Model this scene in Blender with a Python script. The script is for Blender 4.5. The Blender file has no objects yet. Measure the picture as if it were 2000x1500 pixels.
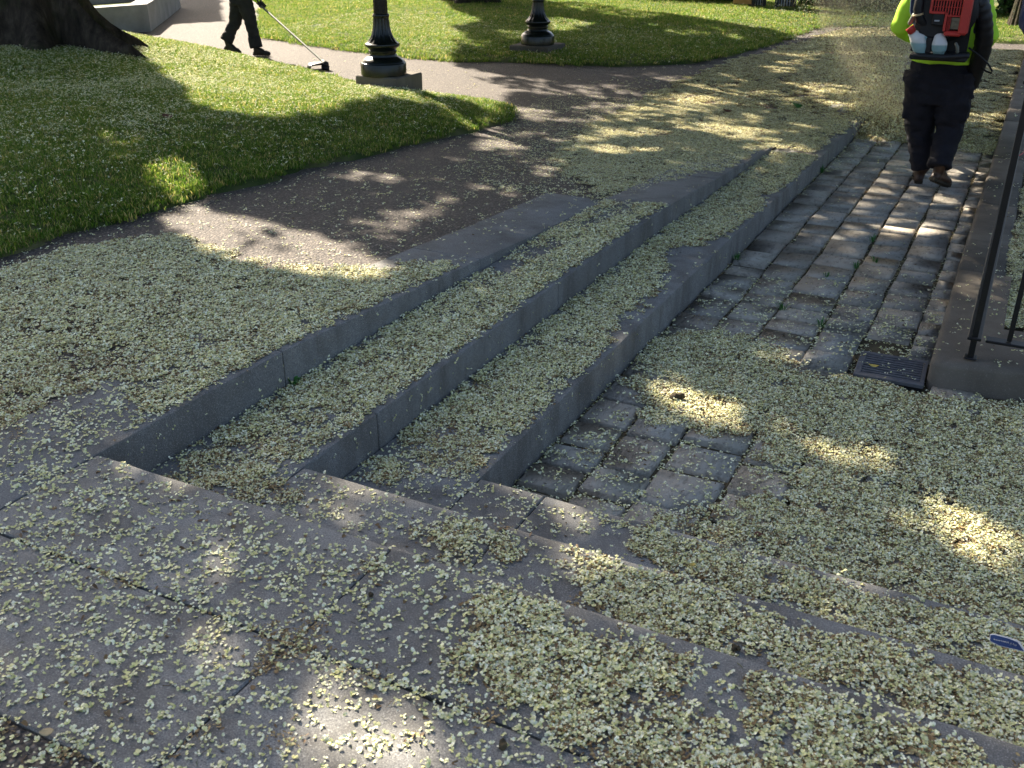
import bpy, bmesh, math, random
import numpy as np
from mathutils import Vector, Matrix, noise as mnoise

random.seed(7)
R = np.random.default_rng(11)
scene = bpy.context.scene
COL = scene.collection

# ------------------------------------------------------------------ camera, world, sun, exposure
CAM = np.array([0.0, 0.0, 2.1])
FPX = 1925.0                                   # focal length in photo pixels (2000 wide)
PITCH, YAW = math.atan2(928.0, FPX), math.radians(27.0)
cam_d = bpy.data.cameras.new('camera'); cam = bpy.data.objects.new('camera', cam_d); COL.objects.link(cam)
cam.location = CAM
cam.rotation_euler = (math.pi / 2 - PITCH, 0, YAW)
cam_d.sensor_width = 36.0; cam_d.lens = 36.0 * FPX / 2000.0
cam_d.clip_start = 0.05; cam_d.clip_end = 600
cam_d.dof.use_dof = True; cam_d.dof.focus_distance = 5.2; cam_d.dof.aperture_fstop = 10.0
scene.camera = cam

SUN_EL = math.radians(33.0)
SUN_H = np.array([-0.842, 0.539])              # horizontal direction towards the sun
SUN = np.array([SUN_H[0] * math.cos(SUN_EL), SUN_H[1] * math.cos(SUN_EL), math.sin(SUN_EL)])
world = bpy.data.worlds.new('World'); scene.world = world; world.use_nodes = True
wn = world.node_tree.nodes; wl = world.node_tree.links
sky = wn.new('ShaderNodeTexSky'); sky.sky_type = 'NISHITA'; sky.sun_disc = False
sky.sun_elevation = SUN_EL; sky.sun_rotation = math.atan2(SUN_H[0], SUN_H[1])
sky.air_density = 1.0; sky.dust_density = 3.0; sky.ozone_density = 1.0
bg = wn['Background']; bg.inputs[1].default_value = 0.06
wl.new(sky.outputs[0], bg.inputs[0])
sd = bpy.data.lights.new('sun', 'SUN'); sd.energy = 5.0; sd.angle = math.radians(0.53); sd.color = (1.0, 0.89, 0.73)
so = bpy.data.objects.new('sun', sd); COL.objects.link(so)
so.rotation_euler = Vector(SUN).to_track_quat('Z', 'Y').to_euler()
so.location = (-20, 12, 16)
vs = scene.view_settings
vs.view_transform = 'Standard'; vs.look = 'None'; vs.gamma = 1.0; vs.exposure = 2.15
vs.use_curve_mapping = False
scene.cycles.max_bounces = 6; scene.cycles.diffuse_bounces = 3; scene.cycles.transparent_max_bounces = 6

# ------------------------------------------------------------------ reading places off the photograph
_f = np.array([-math.sin(YAW) * math.cos(PITCH), math.cos(YAW) * math.cos(PITCH), -math.sin(PITCH)])
_r = np.array([math.cos(YAW), math.sin(YAW), 0.0]); _u = np.cross(_r, _f)
def ray(px, py): return _f * FPX + _r * (px - 1000.0) - _u * (py - 750.0)
def at(px, py, Y):
    """point of the line of sight through a photo pixel at world depth Y"""
    d = ray(px, py); return CAM + d * (Y / d[1])
def gp(px, py, z=0.0):
    d = ray(px, py); return CAM + d * ((z - CAM[2]) / d[2])

# ------------------------------------------------------------------ levels of the ground
E1, E2, E3 = -2.493, -2.026, -1.560            # far flight risers (X)
N1, N2, N3 = 1.891, 2.350, 2.797               # near flight risers (Y)
def z1(Y): return np.interp(Y, [1.9, 2.84, 3.53, 4.14, 4.55, 5.2, 6.31, 7.48, 9.24, 11.4, 17], [.487, .482, .438, .397, .372, .325, .270, .205, .100, .050, .0])
def z2(Y): return np.interp(Y, [2.4, 4.5, 6.34, 7.48, 9.24, 11.4, 17], [.322, .315, .285, .215, .104, .052, .002])
def z3(Y): return np.interp(Y, [2.8, 4.5, 6.27, 8.05, 9.66, 11.4, 17], [.163, .160, .145, .096, .070, .052, .004])
def zl(Y): return np.interp(Y, [4, 8, 11.4, 17, 20], [0, -.048, -.085, -.02, -.01])
LEV = {1: z1, 2: z2, 3: z3, 4: zl, 5: lambda Y: z1(Y) + .2, 6: lambda Y: z1(Y) + .07}
def glev(px, py, tag):
    z = 0.2
    for _ in range(12):
        p = gp(px, py, z); z = float(LEV[tag](p[1]))
    return p
def wpoly(tag, pts): return np.array([glev(x, y, tag)[:2] for x, y in pts])
def inpoly(x, y, P):
    x = np.asarray(x); y = np.asarray(y); c = np.zeros(x.shape, bool)
    a = P; b = np.roll(P, -1, 0)
    for (ax, ay), (bx, by) in zip(a, b):
        if ay == by: continue
        c ^= ((ay > y) != (by > y)) & (x < (bx - ax) * (y - ay) / (by - ay) + ax)
    return c
def dpoly(x, y, P):
    x = np.asarray(x, float); y = np.asarray(y, float); d = np.full(x.shape, 1e9)
    for (ax, ay), (bx, by) in zip(P, np.roll(P, -1, 0)):
        ex, ey = bx - ax, by - ay; L = ex * ex + ey * ey + 1e-12
        t = np.clip(((x - ax) * ex + (y - ay) * ey) / L, 0, 1)
        d = np.minimum(d, np.hypot(x - ax - t * ex, y - ay - t * ey))
    return np.where(inpoly(x, y, P), d, -d)
_tab = [R.random((64, 64)) for _ in range(6)]
def vnoise(x, y, s, k=0):
    """smooth value noise in [0,1]"""
    x = np.asarray(x) * s + 17.3 * k; y = np.asarray(y) * s + 9.1 * k
    i = np.floor(x).astype(int); j = np.floor(y).astype(int); fx = x - i; fy = y - j
    fx = fx * fx * (3 - 2 * fx); fy = fy * fy * (3 - 2 * fy); T = _tab[k % 6]
    g = lambda a, b: T[a % 64, b % 64]
    return (g(i, j) * (1 - fx) + g(i + 1, j) * fx) * (1 - fy) + (g(i, j + 1) * (1 - fx) + g(i + 1, j + 1) * fx) * fy

LAWN1 = np.array(list(wpoly(1, [(-330, 640), (0, 500), (130, 460), (280, 420), (420, 380), (640, 320), (780, 287), (880, 265), (955, 250), (990, 238), (1003, 217)]))
                 + [(-5.55, 10.25), (-6.95, 10.35), (-8.35, 11.05), (-11.1, 12.1), (-13.4, 13.1), (-15.0, 13.75), (-20, 14.2), (-24, 9), (-14, 2.0)])
LAWN2 = np.array(list(wpoly(1, [(520, -20), (507, 30), (500, 72), (600, 90), (760, 111), (880, 120), (1000, 122), (1100, 127), (1200, 130), (1300, 128), (1380, 120), (1460, 102), (1540, 77), (1580, 58), (1640, 51), (1750, 52), (1940, 84), (2150, 90)]))
                 + [(30, 21), (30, 60), (-45, 60), (-45, 34)])
def dlawn(X, Y, P):
    """distance into the lawn from its ragged edge"""
    return dpoly(X, Y, P) + .13 * (vnoise(X, Y, 2.7, 1) - .5) + .08 * (vnoise(X, Y, 8.5, 3) - .5)
TREE1 = np.array([-12.0, 9.6])
def zlawn(X, Y, P, h, w):
    d = dlawn(X, Y, P)
    b = z1(Y) + np.where(d > 0, .02 + h * (1 - np.exp(-np.maximum(d, 0) / w)), d * 1.2)
    return b + np.where(d > 0, .16 * np.exp(-((X - TREE1[0]) ** 2 + (Y - TREE1[1]) ** 2) / 5.0), 0)
def zg1(X, Y): return zlawn(X, Y, LAWN1, .24, .75) + .02 * (vnoise(X, Y, 1.3, 2) - .5)
def zg2(X, Y): return zlawn(X, Y, LAWN2, .10, .8) + .03 * (vnoise(X, Y, .5, 3) - .5)

# ------------------------------------------------------------------ object helpers
def link(o): COL.objects.link(o); return o
def tag(o, label=None, cat=None, group=None, kind=None):
    if label: o['label'] = label
    if cat: o['category'] = cat
    if group: o['group'] = group
    if kind: o['kind'] = kind
    return o
def empty(name, loc=(0, 0, 0), rz=0.0):
    o = bpy.data.objects.new(name, None); o.location = loc; o.rotation_euler = (0, 0, rz)
    o.empty_display_size = .2; return link(o)
def copy_tree(o, parent=None):
    c = o.copy(); COL.objects.link(c)
    if parent is not None: c.parent = parent
    for ch in o.children: copy_tree(ch, c)
    return c
class MB:
    def __init__(s): s.v = []; s.f = []
    def add(s, v, f):
        n = len(s.v); s.v += [tuple(map(float, p)) for p in v]; s.f += [tuple(i + n for i in q) for q in f]; return s
    def box(s, c, d, rz=0.0, rx=0.0, b=0.0):
        M = Matrix.Rotation(rz, 3, 'Z') @ Matrix.Rotation(rx, 3, 'X'); c = Vector(c); hx, hy, hz = [q / 2 for q in d]
        if b <= 0:
            P = [(x, y, z) for z in (-hz, hz) for x, y in ((-hx, -hy), (hx, -hy), (hx, hy), (-hx, hy))]
            F = [(3, 2, 1, 0), (4, 5, 6, 7), (0, 1, 5, 4), (1, 2, 6, 5), (2, 3, 7, 6), (3, 0, 4, 7)]
        else:
            P = []; F = []
            for z, i in ((-hz, b), (-hz + b, 0), (hz - b, 0), (hz, b)):
                P += [(-hx + i + b * .6, -hy + i, z), (hx - i - b * .6, -hy + i, z), (hx - i, -hy + i + b * .6, z), (hx - i, hy - i - b * .6, z),
                      (hx - i - b * .6, hy - i, z), (-hx + i + b * .6, hy - i, z), (-hx + i, hy - i - b * .6, z), (-hx + i, -hy + i + b * .6, z)]
            for k in range(3):
                for j in range(8): F.append((k * 8 + j, k * 8 + (j + 1) % 8, k * 8 + 8 + (j + 1) % 8, k * 8 + 8 + j))
            F += [tuple(range(7, -1, -1)), tuple(range(24, 32))]
        return s.add([tuple(c + M @ Vector(p)) for p in P], F)
    def tube(s, pts, rad, n=10, flat=1.0, side=None, caps=True, round_ends=False):
        pts = [Vector(p) for p in pts]; rad = [rad] * len(pts) if isinstance(rad, (int, float)) else list(rad)
        if round_ends:
            a = (pts[0] - pts[1]).normalized(); b = (pts[-1] - pts[-2]).normalized(); r0, r1 = rad[0], rad[-1]
            pts = [pts[0] + a * r0 * .9, pts[0] + a * r0 * .6] + pts + [pts[-1] + b * r1 * .6, pts[-1] + b * r1 * .9]
            rad = [r0 * .4, r0 * .8] + rad + [r1 * .8, r1 * .4]
        V = []; F = []; m = len(pts); ref = Vector(side) if side else None
        for i, p in enumerate(pts):
            t = (pts[min(i + 1, m - 1)] - pts[max(i - 1, 0)]).normalized()
            if ref is None: ref = Vector((0, 0, 1)).cross(t) if abs(t.z) < .95 else Vector((1, 0, 0))
            sd_ = (ref - t * ref.dot(t)); sd_.normalize(); ref = sd_ if side is None else ref
            up = t.cross(sd_)
            for k in range(n):
                a = 2 * math.pi * k / n
                V.append(p + sd_ * (rad[i] * math.cos(a)) + up * (rad[i] * flat * math.sin(a)))
        for i in range(m - 1):
            for k in range(n): F.append((i * n + k, i * n + (k + 1) % n, (i + 1) * n + (k + 1) % n, (i + 1) * n + k))
        if caps: F += [tuple(range(n - 1, -1, -1)), tuple((m - 1) * n + k for k in range(n))]
        return s.add(V, F)
    def lathe(s, prof, c=(0, 0, 0), n=28, flute=0.0, lobes=0):
        V = []; F = []; c = Vector(c)
        for r, z in prof:
            for k in range(n):
                a = 2 * math.pi * k / n; rr = r
                V.append((c.x + rr * math.cos(a), c.y + rr * math.sin(a), c.z + z))
        m = len(prof)
        for i in range(m - 1):
            for k in range(n): F.append((i * n + k, i * n + (k + 1) % n, (i + 1) * n + (k + 1) % n, (i + 1) * n + k))
        F += [tuple(range(n - 1, -1, -1)), tuple((m - 1) * n + k for k in range(n))]
        return s.add(V, F)
    def ell(s, c, r, n=12, m=8):
        V = []; F = []
        for i in range(1, m):
            a = math.pi * i / m
            for k in range(n):
                b = 2 * math.pi * k / n
                V.append((c[0] + r[0] * math.sin(a) * math.cos(b), c[1] + r[1] * math.sin(a) * math.sin(b), c[2] - r[2] * math.cos(a)))
        for i in range(m - 2):
            for k in range(n): F.append((i * n + k, i * n + (k + 1) % n, (i + 1) * n + (k + 1) % n, (i + 1) * n + k))
        b0 = len(V); V += [(c[0], c[1], c[2] - r[2]), (c[0], c[1], c[2] + r[2])]
        for k in range(n): F += [(b0, (k + 1) % n, k), (b0 + 1, (m - 2) * n + k, (m - 2) * n + (k + 1) % n)]
        return s.add(V, F)
    def mesh(s, name, smooth=False, fix=True):
        me = bpy.data.meshes.new(name); me.from_pydata(s.v, [], s.f)
        if fix:
            bm = bmesh.new(); bm.from_mesh(me); bmesh.ops.recalc_face_normals(bm, faces=bm.faces); bm.to_mesh(me); bm.free()
        if smooth: me.polygons.foreach_set('use_smooth', [True] * len(me.polygons))
        me.update(); return me
    def build(s, name, mat, parent=None, smooth=False, fix=True):
        me = s.mesh(name, smooth, fix); me.materials.append(mat)
        o = link(bpy.data.objects.new(name, me))
        if parent is not None: o.parent = parent
        return o
def sharp(o, ang=35):
    me = o.data; bm = bmesh.new(); bm.from_mesh(me); a = math.radians(ang)
    for e in bm.edges:
        if len(e.link_faces) == 2: e.smooth = e.calc_face_angle(0) < a
    for f in bm.faces: f.smooth = True
    bm.to_mesh(me); bm.free(); return o
def remesh(mb, name, mat, parent, voxel=.012, smooth=6, folds=0.0, fs=9.0, squash=(1, 1, 1)):
    """fuse overlapping closed shapes into ONE continuous surface"""
    o = mb.build(name, mat, None, True)
    m = o.modifiers.new('r', 'REMESH'); m.mode = 'VOXEL'; m.voxel_size = voxel; m.use_smooth_shade = True
    m = o.modifiers.new('s', 'SMOOTH'); m.iterations = smooth; m.factor = .5
    me = bpy.data.meshes.new_from_object(o.evaluated_get(bpy.context.evaluated_depsgraph_get()))
    old = o.data; o.modifiers.clear(); o.data = me; bpy.data.meshes.remove(old); me.name = name
    if folds:
        for v in me.vertices:
            p = Vector((v.co.x * squash[0] * fs, v.co.y * squash[1] * fs, v.co.z * squash[2] * fs))
            k = mnoise.noise(p) + .5 * mnoise.noise(p * 2.3)
            r_ = 1 - abs(mnoise.noise(p * .8 + Vector((5, 3, 1)))) * 2.2
            v.co += v.normal * folds * (k * .6 + max(0, r_) * .8)
    me.polygons.foreach_set('use_smooth', [True] * len(me.polygons)); me.update()
    o.parent = parent; return o

# ------------------------------------------------------------------ materials
class NT:
    def __init__(s, name):
        s.m = bpy.data.materials.new(name); s.m.use_nodes = True; s.t = s.m.node_tree
        s.b = s.t.nodes['Principled BSDF']; s.out = s.t.nodes['Material Output']
    def n(s, typ, **kw):
        o = s.t.nodes.new('ShaderNode' + typ)
        for k, v in kw.items(): setattr(o, k, v)
        return o
    def l(s, a, b): s.t.links.new(a, b)
    def pos(s, scale=(1, 1, 1), obj=False):
        g = s.n('TexCoord').outputs['Object'] if obj else s.n('NewGeometry').outputs['Position']
        if scale == (1, 1, 1): return g
        m = s.n('Mapping'); m.inputs['Scale'].default_value = scale; s.l(g, m.inputs[0]); return m.outputs[0]
    def noise(s, scale, detail=3, rough=.55, vec=None):
        k = s.n('TexNoise'); k.inputs['Scale'].default_value = scale; k.inputs['Detail'].default_value = detail; k.inputs['Roughness'].default_value = rough
        s.l(vec if vec is not None else s.pos(), k.inputs['Vector']); return k.outputs[0]
    def vor(s, scale, vec=None, feature='F1', out=0):
        k = s.n('TexVoronoi', feature=feature); k.inputs['Scale'].default_value = scale
        s.l(vec if vec is not None else s.pos(), k.inputs['Vector']); return k.outputs[out]
    def ramp(s, fac, stops):
        k = s.n('ValToRGB'); e = k.color_ramp.elements
        while len(e) < len(stops): e.new(.5)
        for q, (p, c) in zip(e, stops):
            q.position = p; q.color = (*c, 1) if not isinstance(c, (int, float)) else (c, c, c, 1)
        s.l(fac, k.inputs[0]); return k.outputs[0]
    def mix(s, fac, a, b, mode='MIX'):
        k = s.n('Mix', data_type='RGBA', blend_type=mode)
        for i, q in ((0, fac), (6, a), (7, b)):
            if isinstance(q, (int, float)): k.inputs[i].default_value = q
            elif isinstance(q, tuple): k.inputs[i].default_value = (*q, 1)
            else: s.l(q, k.inputs[i])
        return k.outputs[2]
    def math(s, op, a, b=0.0):
        k = s.n('Math', operation=op)
        for i, q in ((0, a), (1, b)):
            if isinstance(q, (int, float)): k.inputs[i].default_value = q
            else: s.l(q, k.inputs[i])
        return k.outputs[0]
    def bump(s, h, strength=.3, dist=.01):
        k = s.n('Bump'); k.inputs['Strength'].default_value = strength; k.inputs['Distance'].default_value = dist
        s.l(h, k.inputs['Height']); s.l(k.outputs[0], s.b.inputs['Normal']); return s
    def col(s, c):
        if isinstance(c, tuple): s.b.inputs['Base Color'].default_value = (*c, 1)
        else: s.l(c, s.b.inputs['Base Color'])
        return s
    def set(s, rough=.8, metal=0.0, spec=.5):
        s.b.inputs['Roughness'].default_value = rough; s.b.inputs['Metallic'].default_value = metal
        s.b.inputs['Specular IOR Level'].default_value = spec; return s
    def leafy(s, c, trans=.35, rough=.6):
        """thin leaf or petal: light comes through it"""
        s.col(c); s.set(rough, 0, .25)
        t = s.n('BsdfTranslucent')
        if isinstance(c, tuple): t.inputs[0].default_value = (*c, 1)
        else: s.l(c, t.inputs[0])
        m = s.n('MixShader'); m.inputs[0].default_value = trans
        s.l(s.b.outputs[0], m.inputs[1]); s.l(t.outputs[0], m.inputs[2]); s.l(m.outputs[0], s.out.inputs[0]); return s

def m_granite():
    n = NT('granite'); big = n.noise(1.7, 4); med = n.noise(9, 4); fine = n.noise(240, 2, .7)
    rnd = n.n('ObjectInfo').outputs['Random']
    base = n.ramp(rnd, [(0, (.183, .184, .178)), (.5, (.220, .221, .212)), (1, (.252, .250, .236))])
    c = n.mix(n.ramp(big, [(.35, 0.0), (.68, .55)]), base, (.125, .118, .104))
    c = n.mix(n.ramp(med, [(.46, 0.0), (.72, .50)]), c, (.13, .115, .09))
    dr = n.noise(5.5, 5, .65, n.pos((1, 1, .22))); c = n.mix(n.ramp(dr, [(.46, 0.0), (.66, .75)]), c, (.085, .078, .066))
    c = n.mix(n.ramp(fine, [(.38, .85), (.49, 0.0)]), c, (.09, .088, .09))
    c = n.mix(n.ramp(fine, [(.58, 0.0), (.70, .55)]), c, (.50, .48, .46))
    n.col(c).set(.82, 0, .35); n.bump(n.math('ADD', n.math('MULTIPLY', fine, .6), med), .35, .006); return n.m
def m_cobble():
    n = NT('cobble_granite'); rnd = n.n('ObjectInfo').outputs['Random']
    base = n.ramp(rnd, [(0, (.35, .315, .26)), (.3, (.45, .41, .34)), (.55, (.40, .38, .335)), (.8, (.46, .41, .33)), (1, (.35, .33, .29))])
    big = n.noise(7, 5, .6); st = n.noise(38, 4, .65, n.pos((1.0, .45, 1.0))); fine = n.noise(210, 2, .7)
    c = n.mix(n.ramp(big, [(.44, 0.0), (.72, .6)]), base, (.24, .19, .14))
    c = n.mix(n.ramp(st, [(.36, .6), (.47, 0.0)]), c, (.15, .135, .115))
    c = n.mix(n.ramp(fine, [(.58, 0.0), (.7, .4)]), c, (.42, .39, .36))
    n.col(c).set(.9, 0, .2); n.bump(n.math('ADD', st, n.math('MULTIPLY', fine, .3)), .9, .014); return n.m
def m_asphalt():
    n = NT('asphalt'); v = n.vor(78, out=1); vd = n.vor(78); fine = n.noise(230, 2, .7); big = n.noise(1.1, 4)
    g = n.ramp(n.math('MULTIPLY', v, 1.0), [(.15, (.05, .042, .036)), (.5, (.12, .098, .08)), (.78, (.24, .195, .155)), (.95, (.44, .38, .32))])
    c = n.mix(n.ramp(vd, [(.35, 0.0), (.62, .9)]), g, (.042, .037, .034))
    c = n.mix(n.ramp(big, [(.4, 0.0), (.7, .4)]), c, (.10, .082, .07))
    n.col(c).set(.85, 0, .35); n.bump(n.math('ADD', n.math('MULTIPLY', vd, -1.0), n.math('MULTIPLY', fine, .3)), .9, .009); return n.m
def m_dirt(name, a, b, sc=6):
    n = NT(name); big = n.noise(sc, 5, .6); f = n.noise(160, 3, .7)
    c = n.mix(n.ramp(big, [(.35, 0.0), (.65, 1.0)]), a, b); c = n.mix(n.ramp(f, [(.55, 0.0), (.75, .5)]), c, tuple(min(1, q * 2.2) for q in a))
    n.col(c).set(.95, 0, .15); n.bump(f, .7, .01); return n.m
def m_lawn():
    n = NT('turf'); big = n.noise(1.4, 4); f = n.noise(120, 3, .7)
    c = n.mix(n.ramp(big, [(.42, 0.0), (.66, 1.0)]), (.05, .08, .022), (.17, .165, .075))
    c = n.mix(n.ramp(f, [(.5, 0.0), (.7, .5)]), c, (.16, .16, .07)); n.col(c).set(.95, 0, .1); n.bump(f, .8, .02); return n.m
def m_plain(name, c, rough=.6, metal=0.0, spec=.5, var=.12, sc=14, bump=.0, bsc=60, obj=False):
    n = NT(name); k = n.noise(sc, 4, .6, n.pos(obj=obj) if obj else None)
    cc = n.mix(n.ramp(k, [(.3, 0.0), (.7, 1.0)]), tuple(q * (1 - var) for q in c), tuple(min(1, q * (1 + var)) for q in c))
    n.col(cc).set(rough, metal, spec)
    if bump: n.bump(n.noise(bsc, 3), bump, .004)
    return n.m
def m_concrete():
    n = NT('concrete'); big = n.noise(2.2, 5, .6); st = n.noise(7, 4, .6, n.pos((1, 1, .18))); f = n.noise(190, 2, .7)
    c = n.mix(n.ramp(big, [(.35, 0.0), (.7, 1.0)]), (.085, .072, .056), (.165, .143, .115))
    c = n.mix(n.ramp(st, [(.48, 0.0), (.7, .55)]), c, (.07, .062, .048)); c = n.mix(n.ramp(f, [(.6, 0.0), (.75, .4)]), c, (.42, .39, .35))
    n.col(c).set(.88, 0, .3); n.bump(f, .3, .004); return n.m
def m_bark():
    n = NT('bark'); v = n.noise(9, 5, .65, n.pos((1, 1, .28))); f = n.noise(50, 4, .7, n.pos((1, 1, .4))); moss = n.noise(2.6, 3)
    c = n.ramp(v, [(.3, (.016, .013, .010)), (.55, (.06, .046, .034)), (.78, (.13, .105, .08))])
    c = n.mix(n.ramp(moss, [(.52, 0.0), (.68, .5)]), c, (.03, .042, .012))
    n.col(c).set(.95, 0, .15); n.bump(n.math('ADD', v, n.math('MULTIPLY', f, .4)), 1.0, .05); return n.m
def m_attr(name, trans, rough=.6, rvar=.25):
    n = NT(name); a = n.n('Attribute', attribute_name='Col'); rnd = n.n('ObjectInfo').outputs['Random']
    h = n.n('HueSaturation'); n.l(a.outputs['Color'], h.inputs['Color'])
    k = n.n('MapRange'); n.l(rnd, k.inputs[0]); k.inputs[3].default_value = 1 - rvar * .6; k.inputs[4].default_value = 1 + rvar * .7
    n.l(k.outputs[0], h.inputs['Value']); n.leafy(h.outputs[0], trans, rough); return n.m
def m_grass():
    n = NT('grass_blade'); a = n.n('Attribute', attribute_name='Col'); rnd = n.n('ObjectInfo').outputs['Random']
    tint = n.ramp(rnd, [(0, (.75, .95, .6)), (.5, (1.0, 1.0, .8)), (.8, (1.3, 1.15, .9)), (1, (1.7, 1.35, 1.2))])
    n.leafy(n.mix(1.0, a.outputs['Color'], tint, 'MULTIPLY'), .45, .5); return n.m

M = dict(granite=m_granite(), cobble=m_cobble(), asphalt=m_asphalt(), joint=m_dirt('joint_dirt', (.045, .036, .024), (.13, .105, .06), 11),
         soil=m_dirt('soil', (.05, .038, .026), (.10, .08, .05)), turf=m_lawn(), concrete=m_concrete(), bark=m_bark(),
         petal=m_attr('petal', .12), grass=m_grass(),
         lamp=m_plain('lamp_paint', (.005, .007, .006), .24, .0, .38, .25, 8, .06, 40),
         iron=m_plain('black_iron', (.007, .007, .008), .45, .0, .35, .3, 20, .15, 90),
         grate=m_plain('cast_iron', (.10, .10, .11), .6, .2, .5, .25, 22, .2, 120),
         dark=m_plain('painted_shade', (.012, .011, .010), .9),  # near-black colour standing in for shade below the grate and inside hedges
         trouser=m_plain('navy_trouser_cloth', (.013, .012, .017), .85, 0, .25, .3, 9, .3, 300),
         trouser2=m_plain('charcoal_trouser_cloth', (.022, .023, .024), .85, 0, .25, .3, 9, .3, 300),
         shirt=m_plain('lime_cloth', (.46, .78, .05), .8, 0, .2, .07, 7, .25, 240),
         boot=m_plain('brown_leather', (.05, .026, .015), .5, 0, .4, .35, 16, .2, 120),
         boot2=m_plain('dark_boot_leather', (.022, .019, .016), .55, 0, .4, .35, 16, .2, 120),
         sole=m_plain('boot_sole', (.035, .028, .018), .8, 0, .3, .5, 40, .4, 60),
         skin=m_plain('skin', (.36, .21, .14), .55, 0, .4, .1, 20),
         hair=m_plain('dark_hair', (.015, .011, .008), .6),
         cap=m_plain('cap_cloth', (.02, .02, .025), .85),
         glove=m_plain('black_glove', (.015, .015, .015), .7),
         red=m_plain('red_plastic', (.47, .030, .022), .42, 0, .5, .12, 12),
         blk=m_plain('black_plastic', (.011, .011, .012), .5, 0, .35, .25, 15, .1, 80),
         navyp=m_plain('navy_webbing', (.02, .035, .075), .75, 0, .3, .25, 20, .3, 200),
         eng=m_plain('engine_metal', (.20, .17, .12), .5, .6, .5, .4, 25),
         steel=m_plain('steel_tube', (.13, .135, .11), .5, .3, .5, .15, 12),
         navy=m_plain('navy_cloth', (.018, .028, .075), .85, 0, .2, .25, 9, .35, 150),
         wood=m_plain('tan_wood', (.42, .24, .10), .7, 0, .3, .2, 10),
         gate=m_plain('pale_painted_metal', (.50, .55, .66), .5, 0, .4, .1, 5),
         wall=m_plain('grey_concrete', (.27, .265, .27), .85, 0, .3, .2, 3, .2, 90),
         redw=m_plain('red_wire', (.5, .03, .03), .5), blue=m_plain('blue_print', (.004, .018, .075), .45, 0, .3, .12, 60),
         white=m_plain('white_print', (.36, .37, .39), .5, 0, .4, .05),
         pebble=m_plain('tan_leaf', (.40, .31, .17), .7, 0, .3, .2, 40), rleaf=m_plain('red_brown_leaf', (.13, .05, .03), .6, 0, .3, .3, 40),
         yleaf=m_plain('yellow_leaf', (.50, .36, .08), .6, 0, .3, .2, 40), gleaf=m_plain('green_leaf', (.05, .16, .03), .5, 0, .3, .25, 40))
def m_tank():
    n = NT('milky_plastic'); g = n.n('TexCoord').outputs['Generated']; s_ = n.n('SeparateXYZ'); n.l(g, s_.inputs[0])
    n.col(n.ramp(s_.outputs[2], [(.0, (.22, .36, .37)), (.50, (.24, .38, .39)), (.56, (.60, .60, .58)), (1, (.66, .64, .62))])).set(.35, 0, .5); return n.m
M['tank'] = m_tank()

# ------------------------------------------------------------------ ground, path, lawns, lane
def sheet(mb, x0, x1, y0, y1, zf, dx, dy):
    nx = max(1, int(math.ceil((x1 - x0) / dx))); ny = max(1, int(math.ceil((y1 - y0) / dy)))
    xs = np.linspace(x0, x1, nx + 1); ys = np.linspace(y0, y1, ny + 1)
    X, Y = np.meshgrid(xs, ys); Z = zf(X, Y)
    V = np.stack([X.ravel(), Y.ravel(), np.broadcast_to(Z, X.shape).ravel()], 1)
    F = [(j * (nx + 1) + i, j * (nx + 1) + i + 1, (j + 1) * (nx + 1) + i + 1, (j + 1) * (nx + 1) + i) for j in range(ny) for i in range(nx)]
    return mb.add(V, F)
zp = lambda X, Y: z1(Y) - .008 + 0 * X
mb = MB(); sheet(mb, -300, 300, -200, 500, lambda X, Y: -.30 + 0 * X, 100, 100)
tag(mb.build('ground', M['soil'], fix=False), kind='structure')
mb = MB()
sheet(mb, -45, -2.938, -4, 40, zp, 6, .25)
sheet(mb, -2.938, 6, -4, .956, zp, 6, 1)
sheet(mb, -2.938, -2.472, 6.318, 40, zp, 1, .25); sheet(mb, -2.472, -2.02, 9.24, 40, zp, 1, .25); sheet(mb, -2.02, E3, 19.0, 40, zp, 1, 1)
sheet(mb, E3, 30, 19.0, 40, zp, 4, 1)
tag(mb.build('asphalt_path', M['asphalt'], fix=False), kind='structure')
for zf, P, st in ((zg1, LAWN1, .16), (zg2, LAWN2, .30)):
    x0, y0 = P.min(0) - .5; x1, y1 = P.max(0) + .5
    if P is LAWN2: y1 = 42; x0 = -34; x1 = 14
    mb = MB(); sheet(mb, x0, x1, y0, y1, zf, st, st); tag(mb.build('lawn', M['turf'], smooth=True, fix=False), kind='structure')

# steps: each stone an object with its own worn nosing
def stone(name, parent, c0, c1, a0, a1, zt, zb, along_y, nose=True):
    a0 += .0022; a1 -= .0022
    n = max(2, int((a1 - a0) / .07)); A = [a0, a0 + .005] + list(np.linspace(a0, a1, n + 1)[1:-1]) + [a1 - .005, a1]
    V = []; F = []; r = .011
    for i, a in enumerate(A):
        end = i in (0, len(A) - 1); z = float(zt(a)) if callable(zt) else zt
        z -= .004 if end else 0; w = (R.random() - .5) * .0065; w2 = (R.random() - .5) * .0035; w -= .012 * (R.random() < .05); cc = c1 - (.004 if end else 0)
        zbot = float(zb(a)) if callable(zb) else zb
        prof = [(c0, zbot), (cc, zbot), (cc, z - r + w2), (cc - r * .28 + w * .5, z - r * .28 + w2 * .5), (cc - r + w, z), (c0 + .005, z + .0), (c0, z - .004)]
        V += [(p, a, q) if along_y else (a, p, q) for p, q in prof]
    m = 7
    for i in range(len(A) - 1):
        for k in range(m): F.append((i * m + k, i * m + (k + 1) % m, (i + 1) * m + (k + 1) % m, (i + 1) * m + k))
    F += [tuple(range(m)), tuple((len(A) - 1) * m + k for k in range(m))]
    return sharp(MB().add(V, F).build(name, M['granite'], parent), 30)
steps = tag(empty('stone_steps'), kind='structure')
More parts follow.
